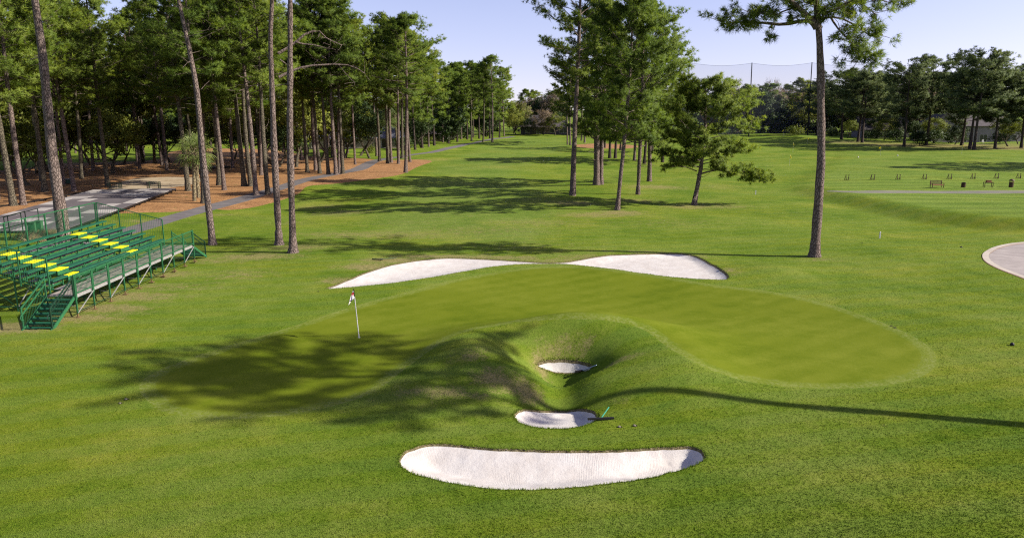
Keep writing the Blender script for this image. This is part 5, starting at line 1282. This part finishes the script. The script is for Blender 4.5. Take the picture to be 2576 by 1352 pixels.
c0 = hit(452, 431); c1 = hit(556, 424); platform([tuple(c0), tuple(c1), tuple(c1 + (0.6, 2.2)), tuple(c0 + (.6, 2.2))], .40, 'event_platform', 'narrow grey platform between the palms and the dark pines')
def cage(u, v, lab, dx=1.35, dy=.9, h=1.05):
    g_ = gpt(u, v); g_ = (g_[0], g_[1], g_[2]); r = empty('barrier_cage', g_, .1); tag(r, lab, 'barrier', 'green barrier cages by the platform')
    for (a, b) in (((-1, -1), (1, -1)), ((1, -1), (1, 1)), ((1, 1), (-1, 1)), ((-1, 1), (-1, -1))):
        p0 = np.array([a[0] * dx / 2, a[1] * dy / 2]); p1 = np.array([b[0] * dx / 2, b[1] * dy / 2]); m = MB()
        m.bar((*p0, -.03), (*p0, h), .05); m.bar((*p0, h), (*p1, h), .04); m.bar((*p0, .15), (*p1, .15), .04)
        for k in range(1, 6): q = p0 + (p1 - p0) * k / 6; m.bar((*q, .15), (*q, h), .022)
        m.build('rail_panel', GREEND, r)
cage(290, 481, 'green rail cage at the far end of the platform, left one'); cage(388, 479, 'green rail cage at the far end of the platform, right one')
# low dark box on four legs in the straw
g_ = gpt(168, 463); r = empty('storage_box', g_, .1); tag(r, 'low dark green box with a flat lid in the pine straw', 'box')
m = MB(); m.box((0, 0, .38), (1.5, .8, .55)); m.build('body', GREEND, r); m = MB(); m.box((0, 0, .69), (1.7, .95, .06)); m.build('lid', FOOTM, r)

for sx in (-.6, .6):
    for sy in (-.3, .3): m = MB(); m.box((sx, sy, .05), (.12, .12, .14)); m.build('foot', BLACKM, r)
# utility boxes and dry reeds behind the bleachers
for u, v, w_, h_, lab in ((85, 596, .8, 1.15, 'green utility box behind the bleachers, left one of two'), (101, 594, .8, 1.2, 'green utility box behind the bleachers, right one of two')):
    g_ = gpt(u, v); r = empty('utility_box', g_, .2); tag(r, lab, 'utility box', 'utility boxes behind the bleachers')
    m = MB(); m.box((0, 0, h_ / 2), (w_ * .62, .5, h_)); m.build('body', BOXG, r); m = MB(); m.box((0, 0, h_ + .02), (w_ * .7, .58, .05)); m.build('lid', BOXG, r)
    m = MB(); m.box((0, -.255, h_ * .55), (w_ * .5, .012, h_ * .75)); m.build('door', GREENP, r)
def reeds(u, v, n, rad, lab):
    g_ = gpt(u, v); rr = np.random.default_rng(int(u)); m = MB(); P = np.concatenate([rr.standard_normal((n, 2)) * rad, np.zeros((n, 1))], 1)
    D = rr.standard_normal((n, 3)) * .35 + np.array([0, 0, 1.0]); tufts(m, P, D, 7, .75, .03, rr, 1.2, .1); o = m.build('dry_grass_clump', DRYREED); o.location = g_; tag(o, lab, 'ornamental grass', 'dry grasses behind the bleachers')
reeds(70, 600, 120, .35, 'straw-coloured grass clump behind the bleachers, left of the utility boxes'); reeds(118, 598, 260, .5, 'straw-coloured grass clump between utility boxes and the thick pine'); reeds(98, 606, 120, .35, 'straw-coloured grass clump before the utility boxes')
# thin rail frame behind the back fence at the far left
g_ = gpt(20, 600); r = empty('rail_frame', g_); tag(r, 'thin dark rail frame standing behind the bleachers at the left edge', 'railing')

for q in (-1.2, .2, 1.6):
    for k in (0, 1.6): m = MB(); m.bar((q, k, 0), (q, k, 1.5 + .25 * (q + 1)), .05); m.build('post', GREEND, r)

for k in (0, 1.6):
    for z in (.8, 1.7): m = MB(); m.bar((-1.2, k, z - .25), (1.6, k, z + .45), .045); m.build('rail', GREEND, r)

# ------------------------------------------------------------------ villas
def wallmat(name, c): return plain(name, c, .85, 0, .12, .8)
ROOFG = plain('blue_grey_shingles', (.115, .120, .150), .8, 0, .3, 1.2); ROOFB = plain('brown_grey_shingles', (.10, .086, .09), .8, 0, .28, 1.2); GLASS = plain('dark_window_glass', (.018, .022, .028), .12, 0, .2, 1, .6); TRIM = plain('pale_trim', (.46, .43, .38), .7, 0, .1, 2)
def villa(name, label, centre, w_, dpt, hgt, rise, wall, roof, wins, rz=0.0, hip=True, gable=None):
    r = empty(name, (centre[0], centre[1], hz(*centre) - .1), rz); tag(r, label, 'house', 'villas beyond the course')
    m = MB(); x, y = w_ / 2, dpt / 2
    m.add([(-x,-y,-.4),(x,-y,-.4),(x,y,-.4),(-x,y,-.4),(-x,-y,hgt),(x,-y,hgt),(x,y,hgt),(-x,y,hgt)], [[0,1,5,4],[1,2,6,5],[2,3,7,6],[3,0,4,7]])
    if not hip: m.add([(-x,-y,hgt),(-x,y,hgt),(-x,0,hgt+rise),(x,-y,hgt),(x,y,hgt),(x,0,hgt+rise)], [[0,2,1],[3,4,5]])
    if gable: 
        gx, gw, gh = gable; m.box((gx, -y - .8, gh / 2), (gw, 1.6, gh)); m.add([(gx-gw/2,-y-1.6,gh),(gx+gw/2,-y-1.6,gh),(gx,-y-1.6,gh+gw*.38)], [[0,1,2]])
    m.build('wall', wall, r)
    m = MB(); e = .6; X, Y_ = x + e, y + e; rr = x - y if hip else X
    T = .12
    for dz in (0,):
        V = [(-X,-Y_,hgt-.15),(X,-Y_,hgt-.15),(X,Y_,hgt-.15),(-X,Y_,hgt-.15),(-rr,0,hgt+rise),(rr,0,hgt+rise)]
        V2 = [(a, b, c - T) for a, b, c in V]
        F = [[0,1,5,4],[2,3,4,5]] + [[1,2,5],[3,0,4]]
        for f in F: m.add([V[i] for i in f], [list(range(len(f)))]); m.add([V2[i] for i in f], [list(range(len(f)))[::-1]])
        m.add(V[:4] + V2[:4], [[0,4,5,1],[1,5,6,2],[2,6,7,3],[3,7,4,0]])
    if gable:
        gx, gw, gh = gable; s = gw / 2 + .4; h2 = gh + gw * .38
        for sg in (-1, 1): m.add([(gx+sg*s,-y-2.1,gh-.15),(gx,-y-2.1,h2+.12),(gx,0,h2+.12),(gx+sg*s,0,gh-.15),(gx+sg*s,-y-2.1,gh-.3),(gx,-y-2.1,h2-.03),(gx,0,h2-.03),(gx+sg*s,0,gh-.3)], [[0,1,2,3],[7,6,5,4],[0,4,5,1],[3,2,6,7]])
    m.build('roof', roof, r)
    for (wx, wz, ww, wh, kind, off) in wins:
        f = MB(); yy = -y - off
        for a, b, c_, d_ in ((0, wh / 2 + .06, ww + .24, .12), (0, -wh / 2 - .06, ww + .24, .12), (-ww / 2 - .06, 0, .12, wh), (ww / 2 + .06, 0, .12, wh)): f.box((wx + a, yy - .04, wz + b), (c_, .10, d_))
        fo = f.build(kind, TRIM, r)
        g2 = MB(); g2.box((wx, yy - .012, wz), (ww, .02, wh)); g2.build('pane', GLASS, fo)
        if kind == 'patio_door' or ww > 1.6:
            g3 = MB(); g3.box((wx, yy - .035, wz), (.07, .03, wh)); g3.build('mullion', TRIM, fo)
    return r
c = hit(905, 374); villa('villa', 'long grey-roofed villa behind the pines left of the far cart path', (c[0] - 1, c[1] + 6), 24, 9, 2.8, 3.0, wallmat('tan_stucco', (.36, .31, .23)), ROOFG, [(-10.6, 1.3, 1.5, 2.0, 'patio_door', 0), (-7, 1.5, 1.2, 1.3, 'window', 0), (-2, 1.3, 2.2, 2.0, 'patio_door', 0), (3, 1.5, 1.3, 1.4, 'window', 0), (7, 1.3, 2.2, 2.0, 'patio_door', 0), (10.4, 1.5, 1.0, 1.3, 'window', 0)], .06)
c = hit(1083, 357); villa('villa', 'small brown villa behind the far cart path left of the last pines', (c[0], c[1] + 6), 11, 8, 2.6, 2.2, wallmat('brown_stucco', (.20, .165, .125)), ROOFB, [(-3.4, 1.4, 1.4, 1.4, 'window', 0), (0, 1.2, 2.0, 1.9, 'patio_door', 0), (3.4, 1.4, 1.4, 1.4, 'window', 0)], .05)
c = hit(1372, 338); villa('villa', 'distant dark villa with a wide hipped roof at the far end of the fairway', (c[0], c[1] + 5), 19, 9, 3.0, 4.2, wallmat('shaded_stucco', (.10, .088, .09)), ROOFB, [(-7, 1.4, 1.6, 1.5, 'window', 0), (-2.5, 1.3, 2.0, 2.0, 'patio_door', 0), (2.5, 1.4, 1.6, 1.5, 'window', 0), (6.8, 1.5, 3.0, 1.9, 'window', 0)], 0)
c = hit(2452, 359); villa('villa', 'two-storey pale villa with patio doors behind the umbrella pines', (c[0] + 1, c[1] + 7), 27, 10, 5.0, 3.4, wallmat('pale_grey_stucco', (.27, .245, .25)), ROOFB, [(-2.2, 4.0, 1.6, 1.4, 'window', 0), (-2.6, 1.2, .9, 2.1, 'door', 0), (-1.2, 1.2, .9, 2.1, 'door', 0), (2.6, 1.3, 2.0, 2.1, 'patio_door', 0), (7.5, 1.5, 1.2, 1.9, 'window', 0), (11.5, 1.5, 1.2, 1.6, 'window', 0)], -.05, True, (-9.5, 8.5, 5.4))
c = hit(2245, 349); villa('villa', 'low pale villa with a sloping roof left of the blank gable', (c[0], c[1] + 9), 15, 9, 2.8, 4.2, wallmat('grey_stucco', (.22, .20, .21)), ROOFB, [(-4.5, 1.4, 1.6, 1.4, 'window', 0), (0, 1.4, 2.0, 1.5, 'window', 0), (4.5, 1.4, 1.6, 1.4, 'window', 0)], -.05, False)
c = hit(2472, 361); r = empty('patio_chair', (c[0], c[1], hz(*c))); tag(r, 'white chair on the villa patio before the glass doors', 'chair')
m = MB(); m.box((0, 0, .42), (.55, .55, .06)); m.build('seat', WHITEP, r); m = MB(); m.box((0, .26, .78), (.55, .06, .66)); m.build('backrest', WHITEP, r)
for sx in (-.24, .24):
    for sy in (-.24, .24): m = MB(); m.box((sx, sy, .2), (.05, .05, .42)); m.build('leg', WHITEP, r)
